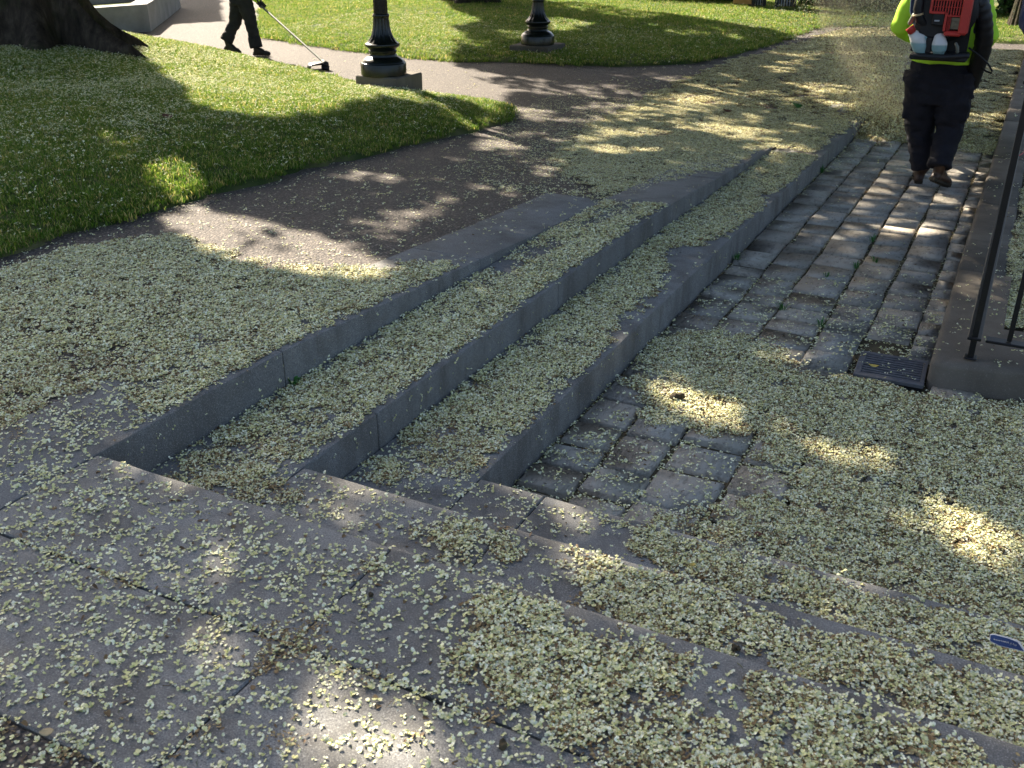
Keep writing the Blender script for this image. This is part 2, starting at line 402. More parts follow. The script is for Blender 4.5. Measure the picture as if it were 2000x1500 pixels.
for a, b in ((1.44, 2.843), (2.843, 4.515), (4.515, 6.315)): stone('step_stone', steps, -2.935, E1, a, b, z1, lambda Y: z2(Y) - .10, True)
for a, b in ((1.86, 2.815), (2.815, 4.52), (4.52, 6.375), (6.375, 7.45), (7.45, 8.32), (8.32, 9.3)): stone('step_stone', steps, E1 + .003 if a < 6 else E1 + .025, E2, a, b, z2, lambda Y: z3(Y) - .10, True)
for a, b in ((2.32, 6.27), (6.27, 8.05), (8.05, 9.7), (9.7, 11.5), (11.5, 13.4), (13.4, 15.2), (15.2, 19.0)): stone('step_stone', steps, E2 + .003, E3, a, b, z3, lambda Y: zl(Y) - .14, True)
for a, b in ((-2.49, -1.338), (-1.338, .32), (.32, 2.5)): stone('step_stone', steps, 1.443, N1, a, b, .487, .2, False)
for a, b in ((-2.023, -1.21), (-1.21, .62), (.62, 2.5)): stone('step_stone', steps, N1 + .003, N2, a, b, .322, .05, False)
for a, b in ((-1.557, -1.287), (-1.287, .22), (.22, 2.5)): stone('step_stone', steps, N2 + .003, N3, a, b, .163, -.12, False)
pav = tag(empty('slab_paving'), kind='structure')
for a, b in ((-2.935, -1.343), (-1.343, .5), (.5, 2.5)): stone('paving_slab', pav, .96, 1.437, a, b, lambda a: .4865, .25, False)
# dark packed joints under and between the stones
mb = MB(); mb.box((-2.70, 3.9, .1), (.40, 4.8, .30)); mb.box((-.2, 1.4, .2), (5.3, .85, .50)); mb.build('joint_fill', M['joint'], pav)

# cobbled lane: bedding sheet + one object per stone
mb = MB(); sheet(mb, E3, -.10, N3 - .05, 19.0, lambda X, Y: zl(Y) - .022 + 0 * X, .5, .3); sheet(mb, -.10, 5, N3 - .05, 5.6, lambda X, Y: zl(Y) - .024 + 0 * X, 2, .5)
lane = tag(mb.build('cobbled_lane', M['joint'], fix=False), kind='structure')
cob_meshes = []
for k in range(10):
    V = []; F = []; g = [-.5, -.465, .465, .5]; rr = random.Random(k)
    for j in range(4):
        for i in range(4):
            e = (i in (0, 3)) + (j in (0, 3)); x = g[i]; y = g[j]
            if e == 2: x *= .96; y *= .95
            V.append((x + rr.uniform(-.03, .03), y + rr.uniform(-.035, .035), (0, -.010, -.016)[e] + rr.uniform(-.004, .004)))
    for j in range(3):
        for i in range(3): F.append((j * 4 + i, j * 4 + i + 1, j * 4 + i + 5, j * 4 + i + 4))
    ring = [0, 1, 2, 3, 7, 11, 15, 14, 13, 12, 8, 4]
    for q in ring: V.append((V[q][0] * 1.0, V[q][1] * 1.0, -.085))
    for k2 in range(12):
        a, b = ring[k2], ring[(k2 + 1) % 12]; F.append((b, a, 16 + k2, 16 + (k2 + 1) % 12))
    me = MB().add(V, F).mesh('cobblestone', True); me.materials.append(M['cobble']); cob_meshes.append(me)
cob_rects = []
def lay(x0, x1, y0, y1, ang=0.0):
    cob_rects.append((x0, x1, y0, y1))
    o = bpy.data.objects.new('cobblestone', random.choice(cob_meshes)); COL.objects.link(o); o.parent = lane
    cx, cy = (x0 + x1) / 2, (y0 + y1) / 2
    o.location = (cx, cy, float(zl(cy)) + random.uniform(-.009, .004))
    o.scale = ((x1 - x0), (y1 - y0), 1); o.rotation_euler = (random.uniform(-.035, .035), random.uniform(-.03, .03), random.uniform(-.02, .02) + random.choice((0, math.pi)))
cols = [(-1.545, -1.318), (-1.303, -1.078), (-1.06, -.79), (-.772, -.545), (-.528, -.30), (-.285, -.165)]
for ci, (x0, x1) in enumerate(cols):
    y = N3 + .03 + random.uniform(0, .1)
    while y < 12.0:
        L = random.uniform(.20, .33) if ci < 5 else random.uniform(.16, .26)
        if not (-.53 < (x0 + x1) / 2 < -.16 and y < 5.09 and y + L > 4.75): lay(x0 + random.uniform(-.006, .006), x1 + random.uniform(-.006, .006), y, y + L - random.uniform(.024, .038))
        y += L
for ci in range(3):
    x0 = -.14 + ci * .245; y = N3 + .03 + random.uniform(0, .1)
    while y < 4.62: L = random.uniform(.25, .36); lay(x0, x0 + .228, y, y + L - .018); y += L
CR = np.array(cob_rects)

# planting bed behind the kerb
KA = math.radians(13)
kx = lambda t: -.17 + t * math.cos(KA); ky = lambda t: 4.80 + t * math.sin(KA)
mb = MB(); sheet(mb, -.02, 9, 5.0, 19, lambda X, Y: zl(Y) + .105 + .02 * (vnoise(X, Y, 2, 1) - .5), .3, .3)
tag(mb.build('planting_bed', M['soil'], fix=False), kind='structure')

# ------------------------------------------------------------------ kerb, fence, drain
kerb = tag(empty('concrete_kerb', (-.17, 4.8, 0)), 'worn concrete kerb with rounded corner under the black iron fence', 'kerb')
def kerb_block(pts, z0, h, name='kerb_stone'):
    """closed outline swept up with a rounded top edge"""
    P = np.array(pts, float); c = P.mean(0); V = []; F = []; n = len(P)
    for s_, z in ((0, -.15), (0, h - .03), (.009, h - .010), (.028, h)):
        for p in P:
            d = c - p; q = p + np.sign(d) * np.minimum(s_, abs(d)); V.append((q[0] + .17, q[1] - 4.8, z + float(zl(p[1]))))
    for k in range(3):
        for j in range(n): F.append((k * n + j, k * n + (j + 1) % n, k * n + n + (j + 1) % n, k * n + n + j))
    F.append(tuple(3 * n + j for j in range(n)))
    return sharp(MB().add(V, F).build(name, M['concrete'], kerb), 50)
kerb_block([(-.17, 4.86), (-.155, 4.815), (-.11, 4.80), (1.2, 4.80 + 1.3 * math.tan(KA)), (1.2, 5.25 + 1.3 * math.tan(KA)), (.10, 5.42), (.10, 6.4), (-.175, 6.4)], 0, .135)
for y0, y1 in ((6.404, 8.2), (8.204, 10.0), (10.004, 12.0), (12.004, 14.2), (14.204, 19.0)):
    kerb_block([(-.178, y0), (.10, y0), (.10, y1), (-.178, y1)], 0, .133)
fence = tag(empty('iron_fence', (0, 4.91, .135)), 'black iron railing with square bars turning a corner on the kerb', 'fence')
def fpart(name, c, d, b=.003): return MB().box((c[0], c[1] - 4.91, c[2] - .135), d, b=b).build(name, M['iron'], fence)
ZB, ZT = .24, 1.43
fpart('post', (0, 4.91, .80), (.028, .028, 1.34)); fpart('foot_plate', (0, 4.91, .137), (.06, .06, .008))
fpart('bottom_rail', (0, 7.95, ZB), (.062, 6.14, .014)); fpart('bottom_rail', (.78, 4.91, ZB), (1.46, .062, .014))
fpart('top_rail', (0, 7.95, ZT), (.062, 6.14, .016)); fpart('top_rail', (.78, 4.91, ZT), (1.46, .062, .016))
for k in range(1, 46):
    o = fpart('bar', (0, 4.91 + k * .132, (ZB + ZT) / 2), (.022, .022, ZT - ZB - .02)) if k == 1 else link(o.copy())
    if k > 1: o.location.y = (k - 1) * .132
for k in range(1, 11):
    o2 = fpart('bar', (k * .135 + .015, 4.91, (ZB + ZT) / 2), (.022, .022, ZT - ZB - .02)) if k == 1 else link(o2.copy())
    if k > 1: o2.location.x = (k - 1) * .135
drain = tag(empty('drain_grate', (-.345, 4.905, .0)), 'grey cast iron drain grate with narrow slots beside the kerb corner', 'drain')
mb = MB()
for cx, cy, w, h in ((0, .145, .33, .03), (0, -.145, .33, .03), (.155, 0, .02, .26), (-.15, 0, .03, .26)): mb.box((cx, cy, .002), (w, h, .02), b=.002)
mb.build('frame', M['grate'], drain); MB().box((0, 0, -.026), (.31, .29, .02)).build('sump_shade', M['dark'], drain)  # solid block close under the slots, the pit's shade put into its colour
for k in range(9):
    o = MB().box((0, -.116 + k * .029, .001), (.288, .0135, .016), b=.0015).build('bar', M['grate'], drain) if k == 0 else link(o.copy())
    if k: o.location.y = k * .029
drain.rotation_euler.z = math.radians(2)

# ------------------------------------------------------------------ lamp posts
def fluted(prof, n=16, depth=.012, c=(0, 0, 0)):
    V = []; F = []; N = n * 4
    for r, z, d in prof:
        for k in range(N):
            a = 2 * math.pi * k / N; rr = r - depth * d * (1 - abs(math.sin(a * n / 2)))
            V.append((c[0] + rr * math.cos(a), c[1] + rr * math.sin(a), c[2] + z))
    m = len(prof)
    for i in range(m - 1):
        for k in range(N): F.append((i * N + k, i * N + (k + 1) % N, (i + 1) * N + (k + 1) % N, (i + 1) * N + k))
    F += [tuple(range(N - 1, -1, -1)), tuple((m - 1) * N + k for k in range(N))]
    return MB().add(V, F)
def lamp_post(loc, label):
    t = tag(empty('lamp_post', loc), label, 'lamp post', 'lamp posts beside the paths')
    sharp(MB().lathe([(.262, 0), (.262, .125), (.256, .137), (.250, .140), (.246, .152), (.205, .185), (.165, .205), (.158, .225)], n=40).build('base', M['lamp'], t), 40)
    sharp(MB().lathe([(.150, .215), (.152, .245), (.160, .25), (.160, .268), (.152, .275), (.168, .295), (.196, .315), (.200, .33), (.196, .343), (.17, .355)], n=40).build('base_moulding', M['lamp'], t), 40)
    sharp(fluted([(.188, .345, .5), (.168, .365, 1), (.135, .405, 1.4), (.112, .46, 1.4), (.098, .52, 1.2), (.090, .60, 1), (.086, .625, .4)], 14, .012).build('flared_skirt', M['lamp'], t), 60)
    sharp(MB().lathe([(.088, .62), (.094, .628), (.096, .642), (.094, .656), (.086, .664)], n=32).build('collar', M['lamp'], t), 40)
    sharp(fluted([(.082, .66, .6), (.080, .9, 1), (.066, 2.9, 1), (.064, 3.05, .5)], 12, .010).build('shaft', M['lamp'], t), 60)
    sharp(MB().lathe([(.07, 3.04), (.10, 3.08), (.10, 3.12), (.05, 3.16), (.05, 3.24), (.13, 3.3)], n=24).build('capital', M['lamp'], t), 40)
    MB().lathe([(.13, 3.3), (.20, 3.5), (.21, 3.65), (.14, 3.85), (.05, 3.92)], n=24).build('lantern_globe', M['white'], t, True)
    return t
def plinth(c, size, rz, h, label):
    o = MB().box((0, 0, 0), (size, size, h + .3), b=.012).build('lamp_plinth', M['concrete']); sharp(o, 30)
    o.location = (c[0], c[1], c[2] - (h + .3) / 2); o.rotation_euler.z = rz
    return tag(o, label, 'plinth', 'concrete plinths under the lamp posts')
ZL1, ZL2 = .37, .19
L1 = gp(750, 145, ZL1); L2 = gp(1050, 86, ZL2)
lamp_post(L1, 'dark green fluted lamp post at the tip of the tree lawn'); lamp_post(L2, 'black fluted lamp post standing in shade on the further lawn')
plinth((L1[0] + .03, L1[1] + .06, ZL1), .56, 0.0, .20, 'pale chipped concrete plinth half sunk in sunlit grass beside the path')
plinth((L2[0], L2[1], ZL2), .66, 0.0, .14, 'shaded brown concrete plinth under the black lamp post')

# ------------------------------------------------------------------ trees (trunk + crown); crowns are placed further down
def trunk_mesh(base, r, h, roots, seed, lean=(0, 0), limbs=None):
    rr = random.Random(seed); V = []; F = []; N = 72
    hs = [-.25, -.05, .05, .14, .24, .36, .5, .7, .95, 1.3, 1.8, 2.6, 3.6, h]
    for z in hs:
        tz = max(0, z)
        for k in range(N):
            a = 2 * math.pi * k / N; q = r * (1 - .35 * tz / h) + .10 * r * math.exp(-tz / .9)
            for ra, L, w in roots:
                d = (a - ra + math.pi) % (2 * math.pi) - math.pi; q += L * math.exp(-(d / w) ** 2) * math.exp(-tz / (.20 + .12 * L))
            q *= 1 + .06 * mnoise.noise(Vector((math.cos(a) * 3, math.sin(a) * 3, z * .7 + seed))) + .025 * math.sin(a * 13 + seed)
            V.append((q * math.cos(a) + lean[0] * tz, q * math.sin(a) + lean[1] * tz, z))
    for i in range(len(hs) - 1):
        for k in range(N): F.append((i * N + k, i * N + (k + 1) % N, (i + 1) * N + (k + 1) % N, (i + 1) * N + k))
    F.append(tuple((len(hs) - 1) * N + k for k in range(N)))
    m = MB().add(V, F)
    for k in range(6):                          # main limbs
        a = k * 1.05 + rr.random() if not limbs else math.radians(limbs[k % len(limbs)] + rr.uniform(-14, 14)); z0 = h - .8 + rr.random() * .6; L = 3 + rr.random() * 2
        p0 = Vector((lean[0] * z0, lean[1] * z0, z0)); p1 = p0 + Vector((math.cos(a) * L * .5, math.sin(a) * L * .5, L * .35)); p2 = p0 + Vector((math.cos(a) * L, math.sin(a) * L, L * .85))
        m.tube([p0, p1, p2], [r * .42, r * .28, r * .1], 9)
    return m
def tree(base, r, h, roots, seed, label, lean=(0, 0), limbs=None):
    t = tag(empty('tree', base), label, 'tree')
    trunk_mesh(base, r, h, roots, seed, lean, limbs).build('trunk', M['bark'], t, True); return t
TREES = []
g = float(zg1(np.array(TREE1[0]), np.array(TREE1[1])))
TREES.append(tree((TREE1[0], TREE1[1], g - .02), 0.60, 4.3, [(-.10, 1.35, .13), (.45, .75, .16), (-.75, .75, .20), (-1.5, .5, .3), (2.6, .6, .3), (1.4, .5, .25), (-2.4, .5, .3)], 3, 'broad old tree trunk with mossy spreading roots on the petal strewn lawn', (0, 0), (57, 237, 75, 220, 40, 250)))
p = gp(908, 6, .12); TREES.append(tree((p[0], p[1] + .4, .09), .42, 4.5, [(-.2, .5, .25), (3.0, .6, .3), (-1.6, .45, .3), (1.2, .4, .4)], 9, 'tree with a flared foot behind the shaded lamp post'))
p = gp(1975, 56, .06); TREES.append(tree((p[0] + .12, p[1] + .1, .05), .17, 4.2, [(-1.5, .06, .4), (2.8, .08, .4)], 14, 'slim brown tree trunk beyond the lane past the lime shirt', (.045, 0)))

# ------------------------------------------------------------------ sunlit and shaded ground as the photograph has it (world outlines)
SH = []                                         # (level tag, shade 0..1, outline)
def shade(tagn, v, pts): SH.append((tagn, v, np.array([glev(q[0], q[1], q[2] if len(q) > 2 else tagn)[:2] for q in pts])))
shade(1, 1.0, [(-900, 20, 5), (0, 45, 5), (255, 104, 5), (330, 170, 5), (400, 225, 5), (440, 236, 5), (470, 229, 5), (510, 236, 5), (560, 236, 5), (610, 222, 5), (640, 228, 5), (690, 206, 5), (760, 196, 5), (830, 200, 5), (900, 213, 5), (960, 230, 5), (1003, 224), (990, 178), (1000, 150), (900, 128), (880, 112), (980, 116), (1100, 124), (1380, 121), (1500, 98), (1560, 73), (1750, 73), (1940, 97), (2600, 125), (2600, 2200), (-900, 2200)])
shade(1, 1.0, [(872, 6), (965, 3), (1060, 13), (1150, 24), (1300, 39), (1420, 55), (1545, 72), (1500, 100), (1380, 122), (1100, 126), (985, 119), (895, 112), (930, 86), (895, 70), (960, 55), (900, 34)])
shade(1, 1.0, [(1060, -4), (1300, 3), (1430, 15), (1520, 23), (1400, 17), (1100, 7)])
shade(1, 1.0, [(290, -30), (425, -30), (430, 40), (310, 48)])
def lit(tagn, v, *polys):
    for q in polys: shade(tagn, 1 - v, q)
lit(1, .9, [(1085, 50), (1140, 49), (1200, 74), (1090, 75)], [(300, 364), (335, 356), (375, 362), (392, 380), (350, 397), (308, 396)])
lit(1, .6, [(1130, 17), (1310, 44), (1250, 52), (1100, 27)], [(1250, 55), (1410, 80), (1330, 83)], [(1000, 70), (1060, 92), (1010, 96), (985, 80)], [(900, 96), (985, 100), (950, 108)], [(1370, 62), (1480, 82), (1440, 86)])
lit(1, .55, [(885, 225), (945, 236), (905, 255), (845, 256)], [(845, 228), (870, 226), (860, 240)])
lit(1, .28, [(180, 270), (215, 280), (262, 330), (250, 360), (195, 330)])
lit(1, .95, [(318, 405), (350, 398), (400, 412), (470, 428), (550, 442), (610, 456), (640, 480), (700, 500), (745, 510), (770, 530), (735, 547), (690, 542), (600, 528), (540, 517), (480, 503), (430, 482), (370, 457), (330, 432)])
lit(1, .62, [(470, 452), (530, 458), (560, 472), (520, 476)])
lit(1, .85, [(935, 277), (990, 272), (1015, 286), (950, 289)], [(1125, 290), (1190, 284), (1255, 299), (1160, 298)], [(1165, 257), (1250, 251), (1310, 262), (1200, 264)], [(1380, 240), (1400, 243), (1450, 250), (1510, 262), (1440, 263), (1390, 256)],
    [(1545, 163), (1600, 163), (1700, 176), (1670, 181), (1580, 176)], [(1595, 203), (1640, 203), (1690, 214), (1630, 214)], [(1538, 286), (1580, 282), (1612, 294), (1565, 300)], [(1305, 187), (1350, 184), (1395, 201), (1320, 205)])
lit(1, .5, [(1180, 225), (1290, 222), (1330, 240), (1220, 240)], [(1140, 195), (1290, 190), (1300, 205), (1160, 210)], [(1375, 225), (1450, 222), (1500, 238), (1420, 240)], [(1400, 145), (1445, 147), (1480, 160), (1420, 155)], [(1490, 99), (1545, 103), (1530, 109)], [(860, 330), (930, 330), (920, 345), (860, 345)],
    [(660, 330), (760, 330), (740, 345), (670, 345)], [(1450, 205), (1520, 210), (1500, 220)], [(1500, 185), (1580, 190), (1540, 198)], [(1640, 270), (1680, 262), (1660, 285), (1620, 290)], [(1030, 315), (1120, 312), (1100, 325)], [(940, 150), (1060, 155), (1140, 170), (1000, 172)], [(1060, 182), (1200, 176), (1240, 188), (1100, 194)], [(1020, 220), (1100, 215), (1120, 232), (1030, 238)], [(670, 430), (820, 400), (900, 380), (840, 420), (700, 470)])
lit(1, .45, [(560, 1310), (640, 1330), (740, 1420), (800, 1520), (620, 1520), (590, 1400)], [(340, 1130), (390, 1120), (420, 1200), (430, 1260), (370, 1240)], [(0, 1180), (30, 1200), (20, 1280), (-40, 1280)])
lit(1, .95, [(585, 1320), (640, 1345), (720, 1425), (760, 1530), (640, 1530), (605, 1420)])
lit(1, .5, [(1110, 1060), (1190, 1090), (1100, 1100)])
lit(2, .5, [(555, 825), (600, 830), (625, 862), (600, 900), (575, 860)], [(590, 915), (700, 935), (790, 985), (760, 1005), (640, 965), (560, 940)], [(870, 560), (960, 530), (1010, 530), (920, 585), (840, 590)], [(1080, 490), (1180, 460), (1160, 490), (1080, 510)], [(740, 1060), (830, 1090), (760, 1090)])
lit(2, .7, [(1095, 1055), (1150, 1062), (1240, 1090), (1190, 1105), (1110, 1090)])
lit(3, .5, [(1110, 600), (1190, 596), (1240, 640), (1230, 670), (1150, 645)], [(1030, 985), (1150, 1015), (1190, 1045), (1090, 1040), (1010, 1010)], [(1400, 330), (1500, 305), (1560, 320), (1450, 350)], [(1300, 440), (1400, 410), (1380, 440)])
lit(4, .75, [(1268, 742), (1320, 735), (1360, 775), (1420, 790), (1480, 820), (1470, 842), (1400, 835), (1330, 830), (1290, 800)], [(1705, 432), (1790, 428), (1850, 445), (1840, 462), (1760, 462), (1720, 448)], [(1835, 333), (1890, 330), (1925, 343), (1890, 350), (1840, 347)])
lit(4, .38, [(1640, 935), (1720, 960), (1850, 1000), (2010, 1060), (2010, 1095), (1900, 1060), (1760, 1010), (1650, 965)], [(1560, 880), (1640, 900), (1640, 930), (1570, 905)], [(1660, 345), (1720, 340), (1760, 365), (1690, 375)], [(1780, 375), (1900, 372), (1900, 400), (1790, 402)], [(1700, 395), (1760, 392), (1740, 415)], [(1590, 335), (1640, 335), (1620, 355), (1580, 352)],
    [(1600, 470), (1680, 450), (1690, 465), (1620, 480)], [(1480, 700), (1560, 690), (1560, 720), (1500, 725)], [(1700, 880), (1800, 900), (1760, 920)])
lit(4, .7, [(1870, 375), (1960, 372), (1960, 405), (1860, 408)], [(1855, 560), (1930, 560), (1930, 590), (1850, 592)], [(1950, 170), (2000, 168), (2000, 180)], [(1930, 240), (2000, 235), (2000, 250)], [(1975, 600), (2020, 590), (2030, 650), (1980, 660)])
SH.append((4, .15, np.array([(.55, 7.3), (1.9, 7.1), (1.9, 8.8), (.6, 8.9)])))     # the sun that falls on the lime shirt
CLEAR = [(-1.0, 8.2), (.9, 6.9)]
def region(X, Y):
    """level tag of a ground point: 1 upper, 2 and 3 treads, 4 lane"""
    t = np.full(X.shape, 4); up = (X < E1) | (Y < N1); s2 = ((X < E2) | (Y < N2)) & ~up; s3 = ((X < E3) | (Y < N3)) & ~up & ~s2
    t[up] = 1; t[s2] = 2; t[s3] = 3
    t[(t == 2) & (Y > 6.31) & (X < E1 + .4)] = 1; t[(Y > 9.24) & (X < E3)] = 1; t[Y > 19] = 1
    return t
FLECK = [wpoly(1, [(900, 240), (1000, 150), (1330, 140), (1560, 100), (1750, 100), (2000, 120), (2000, 260), (1690, 260), (1560, 310), (1200, 310), (1050, 290)]), wpoly(4, [(1440, 470), (1690, 260), (1940, 290), (1900, 480), (1640, 520)]), wpoly(1, [(620, 420), (700, 330), (1000, 240), (1100, 330), (1000, 400), (760, 480)]), wpoly(2, [(600, 800), (950, 520), (1180, 395), (1310, 400), (740, 820)]), wpoly(3, [(760, 880), (1092, 605), (1400, 360), (1505, 300), (1430, 462), (1000, 850)]), wpoly(4, [(1300, 700), (1560, 650), (2000, 760), (2000, 1150), (1560, 1000), (1500, 860)]), wpoly(1, [(0, 540), (300, 460), (760, 530), (560, 690), (250, 740)])]
def shade_at(X, Y):
    t = region(X, Y); s = np.zeros(X.shape); jx = X + .10 * (vnoise(X, Y, 3, 0) - .5) + .05 * (vnoise(X, Y, 9, 1) - .5); jy = Y + .10 * (vnoise(X, Y, 3, 4) - .5) + .05 * (vnoise(X, Y, 9, 5) - .5)
    s[(t > 1)] = 1.0
    for tg, v, P in SH:
        ok = (t == tg) | ((tg == 1) & (v == 1.0))
        if v == 1.0: s[inpoly(jx, jy, P) & ok] = v; continue
        lo_, hi_ = P.min(0) - .2, P.max(0) + .2; near = ok & (X > lo_[0]) & (X < hi_[0]) & (Y > lo_[1]) & (Y < hi_[1])
        if near.any():
            i = np.where(near)[0]; i = i[dpoly(jx[i], jy[i], P) > (-.10 if v < .2 else -.08)]; s[i] = .55 * v ** 1.3
    # looser foliage lets flecks of sun through over the far path and lane
    g = vnoise(X, Y, 1.7, 2) * .65 + vnoise(X, Y, 4.1, 3) * .35
    for P, th, f in ((FLECK[0], .51, .18), (FLECK[1], .61, .45), (FLECK[2], .62, .35), (FLECK[3], .56, .35), (FLECK[4], .56, .35), (FLECK[5], .57, .35), (FLECK[6], .66, .4)):
        m = inpoly(X, Y, P) & (g > th) & (s > .6); s[m] *= f
    return s

# crowns: leaf sprigs hung where they keep the sun off the shaded ground
N = 380000
GX = R.uniform(-24, 7, N); GY = R.uniform(-5, 27, N)
S_ = shade_at(GX, GY)
keep = R.random(N) < S_
GX, GY = GX[keep], GY[keep]
tg = region(GX, GY); GZ = np.choose(tg - 1, [z1(GY), z2(GY), z3(GY), zl(GY)]); ins = dpoly(GX, GY, LAWN1) > 0; GZ = np.where(ins, zg1(GX, GY), GZ)
Ht = R.uniform(4.6, 9.0, len(GX)); T = (Ht - GZ) / SUN[2]
PX, PY = GX + SUN[0] * T, GY + SUN[1] * T
own = np.argmin(np.stack([np.hypot(PX - t.location.x, PY - t.location.y) * w for t, w in zip(TREES, (1, 1.0, 1.6))]), 0)
leaf = NT('tree_leaf'); rnd = leaf.noise(3.0, 2); leaf.leafy(leaf.ramp(rnd, [(.3, (.035, .075, .015)), (.7, (.07, .13, .03))]), .18)
M['leaf'] = leaf.m
def cards(P, size, up=.5):
    """loose leaf sprigs: two folded quads each, any orientation"""
    n = len(P); a = R.normal(size=(n, 3)); a /= np.linalg.norm(a, axis=1)[:, None]; b = R.normal(size=(n, 3)); b[:, 2] *= up
    b -= a * (a * b).sum(1)[:, None]; b /= np.linalg.norm(b, axis=1)[:, None]; c = np.cross(a, b)
    L = (size * R.uniform(.7, 1.3, n))[:, None]; W = L * .55
    v = np.stack([P - a * L * .5, P + b * W * .5 + c * L * .05, P + a * L * .5 - c * L * .1, P - b * W * .5 + c * L * .05], 1).reshape(-1, 3)
    f = np.arange(n * 4).reshape(n, 4); return v, f
def raw(name, V, F, mat, parent=None, smooth=False):
    me = bpy.data.meshes.new(name); nf, k = F.shape
    me.vertices.add(len(V)); me.vertices.foreach_set('co', V.astype(np.float32).ravel()); me.loops.add(nf * k); me.loops.foreach_set('vertex_index', F.astype(np.int32).ravel())
    me.polygons.add(nf); me.polygons.foreach_set('loop_start', np.arange(0, nf * k, k, dtype=np.int32)); me.update(calc_edges=True); me.materials.append(mat)
    if smooth: me.polygons.foreach_set('use_smooth', [True] * len(me.polygons))
    o = link(bpy.data.objects.new(name, me))
    if parent is not None: o.parent = parent
    return o
for i, t in enumerate(TREES):
    m = own == i; P = np.stack([PX[m] - t.location.x, PY[m] - t.location.y, Ht[m] - t.location.z], 1)
    V, F = cards(P, np.full(len(P), .26)); o = raw('crown', V, F, M['leaf'], t); o['kind'] = 'stuff'

# ------------------------------------------------------------------ petals and grass: scattered by geometry nodes
def protos(name, mat, fn, k):
    out = []
    for i in range(k):
        V, F, C = fn(random.Random(i * 7 + 1)); me = bpy.data.meshes.new(name); me.from_pydata(V, [], F); me.materials.append(mat)
        at_ = me.attributes.new('Col', 'FLOAT_COLOR', 'POINT'); at_.data.foreach_set('color', [q for c in C for q in (*c, 1.0)])
        me.polygons.foreach_set('use_smooth', [True] * len(me.polygons)); out.append(bpy.data.objects.new(name + '_shape', me))
    return out
def scatter(name, P, rot, scl, shapes, label=None, kind='stuff', parent=None):
    n = len(P); me = bpy.data.meshes.new(name); me.vertices.add(n); me.vertices.foreach_set('co', np.asarray(P, np.float32).ravel())
    a = me.attributes.new('rot', 'FLOAT_VECTOR', 'POINT'); a.data.foreach_set('vector', np.asarray(rot, np.float32).ravel())
    a = me.attributes.new('scl', 'FLOAT', 'POINT'); a.data.foreach_set('value', np.asarray(scl, np.float32))
    a = me.attributes.new('idx', 'INT', 'POINT'); a.data.foreach_set('value', R.integers(0, len(shapes), n).astype(np.int32))
    o = link(bpy.data.objects.new(name, me)); o['kind'] = kind
    if label: o['label'] = label
    g = bpy.data.node_groups.new(name, 'GeometryNodeTree')
    g.interface.new_socket('Geometry', in_out='INPUT', socket_type='NodeSocketGeometry'); g.interface.new_socket('Geometry', in_out='OUTPUT', socket_type='NodeSocketGeometry')
    I = g.nodes.new('NodeGroupInput'); O = g.nodes.new('NodeGroupOutput'); ip = g.nodes.new('GeometryNodeInstanceOnPoints'); jn = g.nodes.new('GeometryNodeJoinGeometry')
    for s in shapes:
        q = g.nodes.new('GeometryNodeObjectInfo'); q.inputs['Object'].default_value = s; q.inputs['As Instance'].default_value = True
        g.links.new(q.outputs['Geometry'], jn.inputs[0])
    def attr(nm, typ):
        q = g.nodes.new('GeometryNodeInputNamedAttribute'); q.data_type = typ; q.inputs[0].default_value = nm; return q.outputs[0]
    g.links.new(I.outputs[0], ip.inputs['Points']); g.links.new(jn.outputs[0], ip.inputs['Instance']); ip.inputs['Pick Instance'].default_value = True
    g.links.new(attr('idx', 'INT'), ip.inputs['Instance Index']); g.links.new(attr('rot', 'FLOAT_VECTOR'), ip.inputs['Rotation']); g.links.new(attr('scl', 'FLOAT'), ip.inputs['Scale'])
    g.links.new(ip.outputs[0], O.inputs[0]); m = o.modifiers.new('scatter', 'NODES'); m.node_group = g
    if parent is not None: o.parent = parent
    return o
CREAM = [(.84, .80, .53), (.88, .855, .65), (.78, .74, .40), (.83, .80, .54), (.72, .67, .32)]
GRN = [(.36, .44, .10), (.45, .50, .16)]
BRN = [(.30, .20, .09), (.22, .145, .065), (.42, .32, .16), (.36, .27, .13), (.16, .10, .05)]
def jit(c, rr, k=.12): f = 1 + rr.uniform(-k, k); return tuple(q * f for q in c)
def petal(V, F, C, rr, c, yaw, tilt, L, W, col, base):
    """one cupped petal, narrow foot, broad notched tip"""
    cy, sy = math.cos(yaw), math.sin(yaw); roll = rr.uniform(-.5, .5); curl = rr.uniform(.05, .4); n0 = len(V)
    for u, w in ((0, .25), (.38, .85), (.75, 1.0), (1.0, .62)):
        for v in (-1, 0, 1):
            x = L * u * (1 - .06 * (v == 0) * (u == 1)); y = W * .5 * w * v; z = W * .30 * w * abs(v) * (1.0 if curl > .2 else -.6) + L * curl * (u - .1) * u * .9 - L * .35 * max(0, u - .7)
            x, z = x * math.cos(tilt) - z * math.sin(tilt), x * math.sin(tilt) + z * math.cos(tilt)
            y, z = y * math.cos(roll) - z * math.sin(roll), y * math.sin(roll) + z * math.cos(roll)
            V.append((c[0] + x * cy - y * sy, c[1] + x * sy + y * cy, max(.0008, c[2] + z))); f = min(1, u * 2.2); C.append(tuple(base[q] * (1 - f) + col[q] * f for q in range(3)))
    for j in range(3):
        for i in range(2): a = n0 + j * 3 + i; F.append((a, a + 1, a + 4, a + 3))
def blossom(V, F, C, rr, c, s=1.0, brown=0.0):
    col = rr.choice(BRN) if rr.random() < brown else rr.choice(CREAM); base = rr.choice(GRN) if col in CREAM else rr.choice(BRN); y0 = rr.uniform(0, 6.28)
    for k in range(rr.choice((1, 2, 2, 3))):
        petal(V, F, C, rr, c, y0 + k * rr.uniform(.7, 1.5), rr.uniform(-.15, .42), rr.uniform(.0062, .0102) * s, rr.uniform(.0055, .009) * s, jit(col, rr), base)
